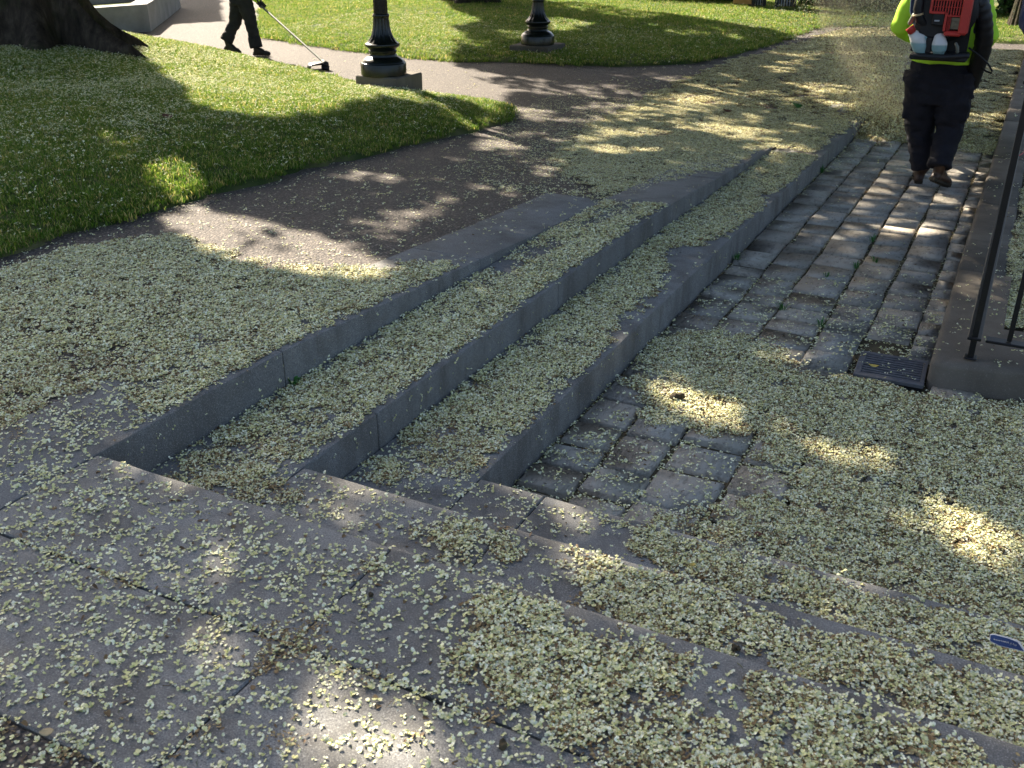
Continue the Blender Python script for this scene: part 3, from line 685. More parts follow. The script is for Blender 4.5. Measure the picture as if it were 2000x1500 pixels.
def f_loose(rr):
    V, F, C = [], [], []; x = 0; y = 0; a = rr.uniform(0, 6.28)
    for k in range(rr.choice((1, 1, 2, 2, 3, 4))):
        blossom(V, F, C, rr, (x, y, .0015), 1.0, .03); a += rr.uniform(-.8, .8); st = rr.uniform(.010, .015); x += st * math.cos(a); y += st * math.sin(a)
    return V, F, C
def f_dense(rr):
    V, F, C = [], [], []
    for k in range(125):
        r = .05 * math.sqrt(rr.random()); a = rr.uniform(0, 6.28); lay_ = rr.random()
        blossom(V, F, C, rr, (r * math.cos(a), r * math.sin(a), .0005 + .006 * lay_ * (1 - r / .07)), rr.uniform(.8, 1.1), .78 * (1 - lay_) + .10)
    return V, F, C
def f_small(rr):
    V, F, C = [], [], []
    for k in range(20):
        r = .021 * math.sqrt(rr.random()); a = rr.uniform(0, 6.28); lay_ = rr.random()
        blossom(V, F, C, rr, (r * math.cos(a), r * math.sin(a), .0005 + .004 * lay_), rr.uniform(.8, 1.1), .7 * (1 - lay_) + .10)
    return V, F, C
def f_brown(rr):
    V, F, C = [], [], []
    for k in range(34):
        r = .05 * math.sqrt(rr.random()); a = rr.uniform(0, 6.28)
        petal(V, F, C, rr, (r * math.cos(a), r * math.sin(a), .001 + rr.random() * .003), rr.uniform(0, 6.28), rr.uniform(-.1, .3), rr.uniform(.006, .013), rr.uniform(.003, .007), jit(rr.choice(BRN), rr, .3), rr.choice(BRN))
    return V, F, C
def f_chaff(rr):
    V, F, C = [], [], []
    petal(V, F, C, rr, (0, 0, 0), rr.uniform(0, 6.28), 0, rr.uniform(.008, .015), rr.uniform(.006, .012), jit(rr.choice(BRN[:2] + BRN[4:]), rr, .3), BRN[4]); return V, F, C
P_CHAFF = protos('chaff', M['petal'], f_chaff, 9)
def f_twig(rr):
    V, F, C = [], [], []; L = rr.uniform(.012, .03); a = rr.uniform(0, 6.28); bend = rr.uniform(-.4, .4); c = jit(rr.choice(((.20, .22, .07), (.16, .11, .06))), rr)
    for i in range(4):
        u = i / 3; x, y = L * u * math.cos(a + bend * u), L * u * math.sin(a + bend * u)
        for k in range(3): V.append((x + .0007 * math.cos(k * 2.1), y + .0007 * math.sin(k * 2.1), .0012 + .0007 * (k == 1))); C.append(c)
    for i in range(3):
        for k in range(3): F.append((i * 3 + k, i * 3 + (k + 1) % 3, i * 3 + 3 + (k + 1) % 3, i * 3 + 3 + k))
    return V, F, C
P_TWIG = protos('flower_stalk', M['petal'], f_twig, 2)
P_LOOSE = protos('blossom', M['petal'], f_loose, 14); P_DENSE = protos('blossom_drift', M['petal'], f_dense, 10); P_SMALL = protos('blossom_clump', M['petal'], f_small, 8); P_BROWN = protos('dry_petals', M['petal'], f_brown, 6)

DN = []                                         # (level tag, cover 0..1, outline): later entries win
def cover(t, v, *polys):
    for q in polys: DN.append((t, v, wpoly(t, q)))
cover(1, .04, [(-400, 1600), (-400, 430), (640, 300), (1000, 200), (1300, 120), (1800, 20), (2300, 60), (1700, 230), (1180, 400), (950, 505), (200, 885), (1000, 1140), (2200, 1560)])
cover(1, .88, [(-90, 545), (0, 535), (130, 492), (310, 458), (400, 478), (480, 508), (560, 520), (690, 520), (745, 532), (830, 520), (890, 512), (895, 528), (700, 618), (556, 686), (480, 735), (380, 790), (322, 832), (255, 775), (235, 742), (110, 745), (0, 800), (-90, 820)])
cover(1, .72, [(0, 640), (120, 610), (300, 568), (450, 558), (420, 612), (250, 652), (130, 722), (0, 745)]); cover(1, .66, [(-90, 760), (0, 740), (120, 690), (230, 690), (240, 735), (75, 785), (0, 825), (-90, 860)])
cover(1, .14, [(310, 455), (480, 490), (640, 505), (640, 522), (560, 522), (470, 510), (380, 480)])
cover(1, .44, [(-90, 850), (0, 828), (75, 788), (232, 742), (320, 832), (215, 885), (960, 1130), (1000, 1142), (930, 1190), (890, 1280), (930, 1360), (1100, 1430), (1250, 1600), (-90, 1600)])
cover(1, .54, [(-90, 900), (150, 900), (290, 950), (330, 1080), (200, 1150), (-90, 1100)]); cover(1, .30, [(420, 965), (960, 1130), (930, 1195), (700, 1080)], [(560, 1310), (760, 1370), (900, 1520), (600, 1520)])
cover(1, .34, [(740, 1420), (880, 1440), (960, 1480), (930, 1530), (780, 1500)]); cover(1, .55, [(-60, 1395), (60, 1430), (200, 1452), (290, 1520), (-60, 1560)])
cover(1, .95, [(1000, 1150), (1060, 1148), (1110, 1175), (1130, 1250), (1260, 1275), (1450, 1330), (1700, 1395), (2050, 1490), (2100, 1700), (1250, 1600), (1180, 1480), (1080, 1425), (930, 1370), (885, 1290), (930, 1190)])
cover(1, .07, [(1095, 1180), (1200, 1200), (1300, 1238), (1450, 1285), (1740, 1372), (1760, 1398), (1600, 1372), (1450, 1322), (1330, 1290), (1250, 1285), (1150, 1262), (1110, 1215)])
cover(1, .45, [(1330, 1290), (1500, 1350), (1620, 1400), (1500, 1450), (1350, 1400), (1300, 1330)], [(1180, 1430), (1330, 1440), (1400, 1560), (1230, 1560)], [(1750, 1440), (1900, 1480), (1860, 1540), (1700, 1500)])
cover(1, .97, [(1185, 388), (1108, 345), (1080, 300), (1140, 255), (1230, 205), (1320, 165), (1410, 125), (1500, 101), (1600, 72), (1650, 55), (1800, 55), (1700, 230), (1560, 300), (1505, 295), (1400, 348)])
cover(1, .30, [(1180, 390), (1000, 375), (880, 330), (960, 262), (1010, 215), (1080, 180), (1200, 150), (1330, 150), (1320, 165), (1230, 205), (1140, 255), (1080, 300), (1108, 345)])
cover(1, .55, [(1180, 388), (1060, 345), (1030, 290), (1110, 240), (1210, 195), (1310, 158), (1320, 165), (1230, 205), (1140, 255), (1080, 300), (1108, 345)])
cover(1, .02, [(735, 517), (820, 487), (1080, 377), (1180, 391), (950, 503), (895, 512)]); cover(1, .04, [(1195, 388), (1385, 333), (1405, 347), (1310, 402)])
cover(2, .97, [(330, 905), (600, 730), (950, 520), (1090, 440), (1185, 392), (1310, 400), (1092, 556), (738, 812), (640, 800)])
cover(2, .70, [(310, 915), (490, 985), (560, 940), (605, 905), (737, 808), (720, 800), (600, 770), (520, 790), (400, 850)]); cover(2, .8, [(430, 850), (560, 775), (640, 790), (560, 830), (470, 870)])
cover(2, .04, [(1005, 500), (1075, 462), (1088, 475), (1040, 510)], [(930, 530), (1000, 495), (1010, 515), (960, 540)]); cover(2, .45, [(1110, 440), (1170, 405), (1290, 388), (1240, 420), (1130, 447)])
cover(2, .40, [(500, 980), (560, 935), (605, 905), (1010, 1025), (1100, 1055), (1000, 1140), (960, 1132), (740, 1060)]); cover(2, .8, [(850, 1090), (895, 1035), (940, 1020), (1010, 1025), (1000, 1055), (950, 1080), (900, 1108)])
cover(2, .97, [(1090, 1060), (1110, 1050), (1250, 1085), (1450, 1150), (2100, 1345), (2100, 1500), (1750, 1375), (1500, 1300), (1300, 1240), (1200, 1195), (1120, 1160), (1100, 1110)])
cover(2, .05, [(1430, 1150), (1560, 1180), (1750, 1235), (1900, 1280), (2000, 1300), (2000, 1316), (1850, 1285), (1650, 1238), (1500, 1195)])
cover(3, .97, [(750, 870), (1092, 600), (1310, 436), (1400, 360), (1505, 290), (1690, 230), (1550, 352), (1480, 400), (1430, 462), (1180, 700), (1010, 850), (940, 858), (840, 832)])
cover(3, .66, [(680, 930), (740, 878), (850, 832), (940, 858), (1005, 850), (940, 934)]); cover(3, .03, [(1300, 490), (1390, 462), (1432, 460), (1432, 475), (1190, 700), (1210, 640), (1270, 570), (1310, 525)], [(1480, 385), (1555, 350), (1560, 356), (1500, 395)])
cover(3, .40, [(690, 930), (940, 934), (1230, 1010), (1210, 1040), (1100, 1060), (1010, 1028), (800, 965)])
cover(3, .97, [(1215, 1005), (1550, 1095), (2100, 1235), (2100, 1360), (1450, 1155), (1250, 1090), (1195, 1050)]); cover(3, .05, [(1520, 1090), (1640, 1116), (1750, 1146), (1930, 1200), (2000, 1220), (2000, 1234), (1850, 1198), (1700, 1152), (1560, 1118)])
cover(4, .05, [(900, 1000), (1000, 945), (1690, 230), (2000, 200), (2000, 780), (1300, 900)]); cover(4, .16, [(1300, 640), (1380, 560), (1560, 540), (1860, 590), (1820, 760), (1560, 740), (1400, 660)])
cover(4, .30, [(1560, 690), (1660, 690), (1660, 735), (1810, 755), (1810, 700), (1850, 600), (1700, 610), (1600, 640)]); cover(4, .015, [(1395, 545), (1440, 470), (1590, 330), (1700, 270), (1930, 290), (1870, 520), (1600, 545)])
cover(4, .97, [(1255, 690), (1300, 660), (1400, 642), (1530, 690), (1560, 742), (1700, 752), (1812, 772), (2100, 785), (2100, 1250), (1530, 1097), (1225, 1012), (1300, 1025), (1400, 1035), (1480, 990), (1560, 960), (1510, 880), (1480, 838), (1300, 832), (1240, 770)])
cover(4, .34, [(990, 950), (1100, 850), (1240, 770), (1300, 832), (1480, 838), (1510, 880), (1560, 960), (1480, 990), (1400, 1035), (1227, 1012)]); cover(4, .12, [(1260, 910), (1390, 910), (1390, 1000), (1270, 990)], [(1400, 900), (1500, 910), (1480, 980), (1400, 970)])
cover(4, .97, [(1655, 262), (1700, 240), (1770, 262), (1870, 292), (1938, 305), (2000, 300), (2100, 100), (1900, 90), (1700, 100)]); cover(4, .25, [(1560, 345), (1590, 330), (1690, 255), (1720, 262), (1640, 330), (1580, 360)])
cover(4, .9, [(1925, 640), (1950, 500), (2000, 480), (2100, 500), (2100, 690), (2000, 660)])
def cover_at(X, Y):
    t = region(X, Y); D = np.where(t == 1, .02, .04); jx = X + .14 * (vnoise(X, Y, 4.3, 0) - .5) + .09 * (vnoise(X, Y, 15, 1) - .5); jy = Y + .14 * (vnoise(X, Y, 4.3, 4) - .5) + .09 * (vnoise(X, Y, 15, 5) - .5)
    jx = jx + R.normal(0, .035, X.shape); jy = jy + R.normal(0, .035, X.shape)      # a drift thins out at its rim
    for tg, v, P in DN:
        m = (t == tg) & inpoly(jx, jy, P); D[m] = v
    D[(np.abs(X + .345) < .17) & (np.abs(Y - 4.905) < .16) & (t == 4)] = .06
    bed = (X > .12) & (Y > 5.5) & (t == 4); D[bed] = .85; kb = (X > -.18) & (X < .1) & (Y > 4.85) & (t == 4); D[kb] = .03
    return D
def nose_gap(X, Y, t):
    """distance to the nearest nosing on the lower side"""
    e = np.full(X.shape, 9.0)
    e = np.where(t == 1, np.where(Y > N1, np.where(Y < 6.4, E1 - X, 9), N1 - Y), e)
    e = np.where((t == 1) & (X < E1), np.where(Y < 6.4, E1 - X, np.where(Y < 9.3, E2 - X, E3 - X)), e)
    e = np.where((t == 1) & (X >= E1) & (Y > 3), np.where(Y < 9.3, E2 - X, E3 - X), e)
    e = np.where(t == 2, np.where(Y > N2, E2 - X, N2 - Y), e); e = np.where(t == 3, np.where(Y > N3, E3 - X, N3 - Y), e)
    return np.where(Y > 11.3, 9.0, e)
def back_gap(X, Y, t):
    """distance to the riser behind the tread (or to the kerb)"""
    b = np.full(X.shape, 9.0)
    b = np.where(t == 2, np.where(X < E1 + .3, np.minimum(np.where(X > E1, X - E1, 9), 9), 9), b)
    b = np.where((t == 2) & (X >= E1 - .01) & (Y > N1), np.minimum(np.where(Y < 6.3, X - E1, 9), Y - N1), b)
    b = np.where((t == 3) & (Y > N2 - .5), np.minimum(np.where(Y < 9.3, X - E2, 9), Y - N2), b); b = np.where(t == 4, np.minimum(X - E3, Y - N3), b); return np.where((b < 0) | (Y > 11.3), 9, b)
def cob_z(X, Y):
    """cobble tops stand proud of the joints"""
    z = zl(Y) - .022; 
    for x0, x1, y0, y1 in CR: z = np.where((X > x0) & (X < x1) & (Y > y0) & (Y < y1), zl(Y) + .001, z)
    return z
def top_z(X, Y):
    t = region(X, Y); Z = np.choose(t - 1, [z1(Y), z2(Y), z3(Y), zl(Y)])
    Z = np.where((t == 1) & ((X < -2.94) | (Y < .955) | (Y > 9.3)), z1(Y) - .006, Z)
    a = dpoly(X, Y, LAWN1) > 0; b = dpoly(X, Y, LAWN2) > 0
    Z = np.where(a & (t == 1), zg1(X, Y), Z); Z = np.where(b & (t == 1), zg2(X, Y), Z)
    m = (t == 4) & (X < .6) & (Y < 13.6)
    if m.any(): Z[m] = cob_z(X[m], Y[m])
    Z = np.where((t == 4) & (X > -.16) & (X < .1) & (Y > 4.86), zl(Y) + .136, Z); Z = np.where((t == 4) & (X >= .1) & (Y > 5.4), zl(Y) + .118, Z)
    Z = np.where((t == 4) & (X >= -.16) & (Y <= 5.42 + .23 * X) & (Y > 4.82 + .23 * (X + .17)), .136, Z)
    Z = np.where((t == 4) & (np.abs(X + .345) < .165) & (np.abs(Y - 4.905) < .16), .013, Z)
    return Z
def in_view(X, Y, pad=60):
    Z = z1(Y); d = np.stack([X - CAM[0], Y - CAM[1], Z - CAM[2]], -1); w = d @ _f; px = 1000 + FPX * (d @ _r) / np.maximum(w, .1); py = 750 - FPX * (d @ _u) / np.maximum(w, .1)
    return (w > .3) & (px > -pad * 3) & (px < 2000 + pad * 3) & (py < 1500 + pad * 4)
def sample(x0, x1, y0, y1, per):
    n = int((x1 - x0) * (y1 - y0) * per); X = R.uniform(x0, x1, n); Y = R.uniform(y0, y1, n); k = in_view(X, Y); return X[k], Y[k]
def euler(n, tilt=.12): return np.stack([R.normal(0, tilt, n), R.normal(0, tilt, n), R.uniform(0, 6.283, n)], 1)

# thick drifts
Ps, Ss, Bp, Bs = [], [], [], []
for (x0, x1, y0, y1, per, sc) in ((-5.5, 1.6, .7, 6.5, 300, 1.0), (-5, .9, 6.5, 11.5, 260, 1.05), (-9.5, 2.5, 11.5, 21.5, 130, 1.5)):
    X, Y = sample(x0, x1, y0, y1, per); D = cover_at(X, Y); t = region(X, Y); cl = vnoise(X, Y, 4.5, 2) * .6 + vnoise(X, Y, 13, 3) * .4
    g_ = nose_gap(X, Y, t); k = (D > .64) & (R.random(len(X)) < np.clip((D - .35) * 1.7 + (cl - .5) * .9, 0, 1)) & (g_ > np.where(Y < 7, .052, .03) * sc + .03 * vnoise(X, Y, 7, 1)) & (back_gap(X, Y, t) > .045)
    k &= (dpoly(X, Y, LAWN1) < -.02) & (dpoly(X, Y, LAWN2) < -.02) & ~((X > -.2) & (X < .06) & (Y > 4.75)) & ~((X > -.2) & (Y > 4.72) & (Y < 5.45 + .23 * X))
    X, Y = X[k], Y[k]; Z = top_z(X, Y); Z = np.where(region(X, Y) == 4, np.maximum(Z, np.where(Y < 19, zl(Y) - .004, Z)), Z)
    Ps.append(np.stack([X, Y, Z + R.uniform(0, .006, len(X))], 1)); Ss.append(sc * R.uniform(.85, 1.1, len(X)))
    k = (D > .25) & (R.random(len(D)) < np.clip(D * .5 + (.5 - cl) * .5, 0, .8)); X2, Y2 = [q for q in sample(x0, x1, y0, y1, per * .6)]; D2 = cover_at(X2, Y2); t2 = region(X2, Y2)
    k = (R.random(len(X2)) < np.where(D2 > .57, .7, .04 * D2)) & (nose_gap(X2, Y2, t2) > .055 * sc) & (back_gap(X2, Y2, t2) > .05) & (dpoly(X2, Y2, LAWN1) < -.02) & (dpoly(X2, Y2, LAWN2) < -.02) & ~((X2 > -.22) & (Y2 > 4.72) & (X2 < .12))
    X2, Y2 = X2[k], Y2[k]; Z2 = top_z(X2, Y2); Bp.append(np.stack([X2, Y2, Z2], 1)); Bs.append(sc * R.uniform(.8, 1.2, len(X2)))
Ps = np.concatenate(Ps); Ss = np.concatenate(Ss); Bp = np.concatenate(Bp); Bs = np.concatenate(Bs)
scatter('petal_drifts', Ps, euler(len(Ps), .05), Ss, P_DENSE, 'thick drifts of cream tree blossom lying on the path, steps and cobbles')
scatter('dry_petals', Bp, euler(len(Bp), .03), Bs, P_BROWN, 'brown dried petals lying between the fresh cream blossom')

# small clumps fill the drifts out towards the nosings and their rims
X, Y = sample(-5, 1.6, .7, 9.3, 1500); D = cover_at(X, Y); t = region(X, Y); g_ = nose_gap(X, Y, t); cl = vnoise(X, Y, 9, 5)
k = (D > .58) & (R.random(len(X)) < np.where(g_ < .12, D * .75, np.clip(D - .3, 0, 1) * .35)) & (g_ > .020 + .02 * cl) & (back_gap(X, Y, t) > .012) & (dpoly(X, Y, LAWN1) < -.02) & ~((X > -.2) & (Y > 4.76) & (X < .12)); X, Y = X[k], Y[k]
scatter('petal_clumps', np.stack([X, Y, top_z(X, Y) + .001], 1), euler(len(X), .05), R.uniform(.8, 1.1, len(X)), P_SMALL, 'small clumps of blossom along the edges of the treads')
# loose blossoms
Ps, Ss = [], []
for (x0, x1, y0, y1, per, sc) in ((-5.5, 1.6, .6, 6.5, 4400, 1.12), (-6.5, .9, 6.5, 11.5, 2000, 1.0), (-10, 2, 11.5, 21, 300, 1.5)):
    X, Y = sample(x0, x1, y0, y1, per); D = cover_at(X, Y); t = region(X, Y); cl = vnoise(X, Y, 6, 2) * .5 + vnoise(X, Y, 22, 3) * .5; bg_ = back_gap(X, Y, t)
    D = np.minimum(D, .75) + .15 * (bg_ < .05); D = D * np.clip(nose_gap(X, Y, t) / .045, .12, 1)
    k = (R.random(len(X)) < np.clip(D * (.6 + .9 * cl), 0, 1)) & (nose_gap(X, Y, t) > .009) & (bg_ > .006); X, Y = X[k], Y[k]
    k = (dpoly(X, Y, LAWN1) < 0) & (dpoly(X, Y, LAWN2) < 0); X, Y = X[k], Y[k]
    Z = top_z(X, Y); on_drift = (cover_at(X, Y) > .7) * .010
    Ps.append(np.stack([X, Y, Z + on_drift], 1)); Ss.append(sc * R.uniform(.62, 1.22, len(X)))
Ps = np.concatenate(Ps); Ss = np.concatenate(Ss)
scatter('fallen_petals', Ps, euler(len(Ps), .16), Ss, P_LOOSE + P_LOOSE + P_CHAFF[:2] + P_TWIG, 'loose cream blossoms scattered over stone, asphalt and cobbles')
Ps, Ss = [], []
for x in (-1.552, -1.31, -1.069, -.781, -.536, -.292, -.168):
    n = 620; Y = R.uniform(2.9, 11.4, n); X = x + R.normal(0, .007, n); cl = vnoise(X * 3, Y, 2.2, 1); k = R.random(n) < np.clip(cl * 1.5 - .25, .05, 1) * (1.0 if x > -1.5 else .6); Ps.append(np.stack([X, Y, zl(Y) - .014], 1)[k]); Ss.append(R.uniform(.40, .75, n)[k])
for a, b, n in (((-2.93, 1.44), (.3, 1.44), 420), ((-1.34, .96), (-1.34, 1.89), 130), ((-2.93, .957), (0, .957), 240), ((-1.205, 1.9), (-1.205, 2.34), 50), ((-2.49, 1.45), (-2.49, 1.88), 50), ((-2.024, 1.9), (-2.024, 2.34), 60)):
    u = R.random(n); X = a[0] + (b[0] - a[0]) * u + R.normal(0, .006, n); Y = a[1] + (b[1] - a[1]) * u + R.normal(0, .006, n); k = vnoise(X, Y, 7, 2) > .33
    z = np.where(Y < 1.9, .484, .318); Ps.append(np.stack([X, Y, z], 1)[k]); Ss.append(R.uniform(.7, 1.1, n)[k])
Ps = np.concatenate(Ps); scatter('joint_petals', Ps, euler(len(Ps), .1), np.concatenate(Ss), P_BROWN[:2] + P_LOOSE[:9] + P_CHAFF[:3], 'crumbled petals swept into the joints of the cobbled lane')
# blossoms stuck to the riser faces and kerb side
P_, Rr = [], []
for c, (a, b), n in ((E1, (1.95, 2.9), 26), (E1, (2.9, 6), 14), (E2, (2.4, 4.4), 34), (E2, (4.4, 8.5), 16), (E3, (2.85, 5), 30), (E3, (5, 9), 12)):
    zt, zb = ((z1, z2), (z2, z3), (z3, zl))[(E1, E2, E3).index(c)]
    for k in range(n):
        y = R.uniform(a, b); f = R.random() ** .7; P_.append((c + .003, y, float(zb(y)) * (1 - f) + float(zt(y)) * f - .012)); Rr.append((R.uniform(0, 6.28), 1.57, 0))
scatter('stuck_petals', P_, Rr, R.uniform(.5, .8, len(P_)), P_LOOSE, 'a few blossoms clinging to the faces of the stone risers')

# lawns
def f_grass(rr):
    V, F, C = [], [], []
    for k in range(20):
        r = .055 * math.sqrt(rr.random()); a = rr.uniform(0, 6.28); x, y = r * math.cos(a), r * math.sin(a); h = rr.uniform(.014, .034); w = rr.uniform(.0018, .0032); b = rr.uniform(0, 6.28); ln = rr.uniform(.2, .9) * h
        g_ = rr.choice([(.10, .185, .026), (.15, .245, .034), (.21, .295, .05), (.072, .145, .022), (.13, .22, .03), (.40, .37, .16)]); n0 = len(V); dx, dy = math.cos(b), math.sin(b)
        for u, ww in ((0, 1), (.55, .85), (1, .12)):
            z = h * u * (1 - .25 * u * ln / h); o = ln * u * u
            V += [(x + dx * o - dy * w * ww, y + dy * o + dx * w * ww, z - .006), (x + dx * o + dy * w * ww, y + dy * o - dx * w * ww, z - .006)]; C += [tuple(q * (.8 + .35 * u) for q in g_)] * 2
        F += [(n0, n0 + 1, n0 + 3, n0 + 2), (n0 + 2, n0 + 3, n0 + 5, n0 + 4)]
    return V, F, C
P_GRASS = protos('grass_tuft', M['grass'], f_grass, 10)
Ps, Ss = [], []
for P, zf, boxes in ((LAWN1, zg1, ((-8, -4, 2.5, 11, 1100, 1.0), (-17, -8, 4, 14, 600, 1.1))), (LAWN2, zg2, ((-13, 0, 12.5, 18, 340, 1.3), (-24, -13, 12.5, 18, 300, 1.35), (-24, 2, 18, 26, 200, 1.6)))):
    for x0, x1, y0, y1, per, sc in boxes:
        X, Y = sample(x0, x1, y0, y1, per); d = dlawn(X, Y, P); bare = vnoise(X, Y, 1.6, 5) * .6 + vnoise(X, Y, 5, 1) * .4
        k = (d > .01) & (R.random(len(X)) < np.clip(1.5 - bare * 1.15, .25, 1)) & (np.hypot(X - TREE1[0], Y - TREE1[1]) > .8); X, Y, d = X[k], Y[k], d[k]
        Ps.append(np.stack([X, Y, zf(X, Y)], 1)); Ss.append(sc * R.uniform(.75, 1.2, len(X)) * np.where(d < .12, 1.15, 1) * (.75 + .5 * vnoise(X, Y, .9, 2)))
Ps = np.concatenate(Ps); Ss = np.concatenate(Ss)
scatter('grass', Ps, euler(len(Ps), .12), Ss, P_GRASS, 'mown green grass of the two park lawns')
# blossom lying in the grass
Ps, Ss = [], []
for P, zf, boxes in ((LAWN1, zg1, ((-8.5, -4, 2.5, 11, 1500, .9), (-17, -8.5, 4, 14, 1300, 1.0))), (LAWN2, zg2, ((-13, -2, 12.5, 19, 420, 1.1),))):
    for x0, x1, y0, y1, per, sc in boxes:
        X, Y = sample(x0, x1, y0, y1, per); cl = vnoise(X, Y, 1.1, 4) * .6 + vnoise(X, Y, 4, 0) * .4; r = np.hypot(X - TREE1[0], Y - TREE1[1])
        pr = .20 + 1.0 * np.clip(cl - .42, 0, 1) * 2 + .5 * np.exp(-(r / 2.6) ** 2); d = dlawn(X, Y, P); pr = np.where(d < .5, pr * .45, pr)
        k = (d > .03) & (R.random(len(X)) < pr) & (r > .75); X, Y = X[k], Y[k]; Ps.append(np.stack([X, Y, zf(X, Y) + R.uniform(.006, .026, len(X))], 1)); Ss.append(sc * R.uniform(.9, 1.3, len(X)))
Ps = np.concatenate(Ps); Ss = np.concatenate(Ss)
scatter('lawn_petals', Ps, euler(len(Ps), .35), Ss, P_LOOSE, 'cream blossom caught in the grass under the old tree')
# blossom thrown up by the blower
def plume():
    P = []; n = 0
    while len(P) < 42000:
        h = R.random() ** 1.25; spread = .20 + .50 * h; x = -1.25 - .75 * h + R.normal(0, spread); y = 11.7 + 1.3 * h + R.normal(0, .5); z = float(zl(min(y, 16))) + .03 + abs(R.normal(0, .06)) + h * 1.75
        if x > -.72 - .25 * h and z > .15 and y < 12.2: continue
        P.append((x, y, z))
    return np.array(P)
Pl = plume(); k = len(Pl)
scatter('blown_petals', Pl, R.uniform(0, 6.28, (k, 3)), R.uniform(.6, 1.15, k), P_LOOSE[:9] + P_CHAFF, 'plume of blossom and dust whirling up in front of the leaf blower')
X, Y = sample(-1.54, -.35, 11.0, 12.2, 700); hz = np.exp(-((Y - 11.7) / .35) ** 2) * .16 * (1 - np.clip((X + .8) / .5, 0, 1))
scatter('petal_heap', np.stack([X, Y, zl(Y) + R.random(len(X)) * hz + .0], 1), euler(len(X), .25), R.uniform(.8, 1.1, len(X)), P_DENSE + P_BROWN[:3], 'low rolling heap of blossom pushed along the lane by the blower')

# dust in the plume: a thin pale cloud of real depth
mb = MB()
for c, r in (((-1.15, 11.9, .20), (.55, .55, .42)), ((-1.45, 12.3, .65), (.62, .70, .60)), ((-1.75, 12.8, 1.25), (.75, .85, .75))): mb.ell(c, r, 24, 14)
dn = NT('dust'); pv = dn.n('VolumePrincipled'); dn.t.nodes.remove(dn.b); dn.l(pv.outputs[0], dn.out.inputs['Volume'])
pv.inputs['Color'].default_value = (.80, .72, .52, 1); pv.inputs['Density'].default_value = .45
tag(mb.build('dust_cloud', dn.m, None, True), 'thin pale dust hanging in the plume before the blower', kind='stuff')
# ------------------------------------------------------------------ people and their machines
def V3(p): return Vector((float(p[0]), float(p[1]), float(p[2])))
def hand(mb, w, d, nrm, r=1.0, curl=.9, thumb=1):
    """palm, four unequal bent fingers and a thumb leaving the side of the palm; d = along the hand, nrm = out of the palm"""
    d = d.normalized(); nrm = (nrm - d * nrm.dot(d)).normalized(); s = d.cross(nrm) * thumb
    mb.tube([w, w + d * .035, w + d * .075, w + d * .095], [.026 * r, .036 * r, .041 * r, .038 * r], 10, .48, side=s)
    for k, (off, L) in enumerate(((.030, .070), (.010, .080), (-.010, .075), (-.030, .060))):
        p = w + d * .085 + s * off * r; a = 0; pts = [p - d * .02, p]; q = p
        for j, f in enumerate((.45, .32, .23)): a += curl * (.55, .75, .5)[j]; q = q + (d * math.cos(a) + nrm * math.sin(a)) * L * f; pts.append(q)
        mb.tube(pts, [.0095, .0095, .009, .0085, .0075], 7, round_ends=True)
    p = w + d * .030 + s * .034 * r; mb.tube([p - s * .012, p + s * .018 + d * .02 + nrm * .012, p + s * .02 + d * .045 + nrm * .03, p + s * .008 + d * .06 + nrm * .045], [.013, .011, .0095, .008], 7, round_ends=True)
def head(mb, c, f, r_):
    """skull, jaw, nose, ears, brow; c = centre, f = facing, r_ = right"""
    up = f.cross(r_) * -1; up = Vector((0, 0, 1)); P = lambda a, b, z: c + r_ * a + f * b + up * z
    mb.ell(P(0, -.012, .03), (.076, .088, .092)); mb.ell(P(0, .022, -.045), (.056, .062, .062)); mb.ell(P(0, .05, -.085), (.032, .03, .024))
    mb.tube([P(0, .075, .02), P(0, .098, -.018), P(0, .10, -.03)], [.011, .014, .012], 8, round_ends=True)
    mb.tube([P(-.045, .072, .035), P(0, .086, .04), P(.045, .072, .035)], [.010, .012, .010], 8, round_ends=True)
    mb.tube([P(-.024, .083, -.062), P(0, .09, -.06), P(.024, .083, -.062)], [.007, .009, .007], 8, round_ends=True)
    for s in (-1, 1): mb.tube([P(s * .076, -.005, .02), P(s * .086, -.012, -.005), P(s * .078, -.004, -.03)], [.013, .016, .010], 8, round_ends=True)
def boot(parent, ankle, heel, toe, mat, up_len=.12):
    d = (toe - heel); L = d.length; d.normalize(); s = d.cross(Vector((0, 0, 1))).normalized(); u = s.cross(d)
    mb = MB(); P = lambda a, b, z: heel + d * a + s * b + u * z
    mb.tube([P(.03, 0, .035), P(.09, 0, .048), P(L * .55, 0, .048), P(L * .78, 0, .042), P(L * .93, 0, .034)], [.034, .040, .045, .050, .036], 12, .82, side=s, round_ends=True)
    mb.tube([P(.055, 0, .03), P(.06, 0, .08), ankle, ankle + (ankle - P(.06, 0, .08)).normalized() * up_len], [.040, .044, .047, .054], 12, round_ends=True)
    mb.tube([P(.075, 0, .10), P(L * .5, 0, .072), P(L * .68, 0, .05)], [.040, .042, .040], 10, .8, side=s, round_ends=True)
    b = remesh(mb, 'boot', mat, parent, .009, 5, .002, 25)
    o = [(0, -.024), (.012, -.034), (.08, -.034), (.13, -.036), (L * .7, -.052), (L * .9, -.040), (L, -.012), (L + .004, .012), (L * .93, .038), (L * .72, .048), (.13, .033), (.08, .033), (.012, .033), (0, .022)]
    m = MB(); V = [tuple(P(a, q, 0)) for a, q in o] + [tuple(P(a, q * 1.02, .024)) for a, q in o]; n = len(o)
    F = [tuple(range(n)), tuple(range(2 * n - 1, n - 1, -1))] + [(k, (k + 1) % n, n + (k + 1) % n, n + k) for k in range(n)]
    m.add(V, F)
    for k in range(6): m.box(tuple(P(.03 + k * L * .155, 0, -.004)), (.05, .012, .009), math.atan2(s.y, s.x), 0)
    m.build('sole', M['sole'], b); return b
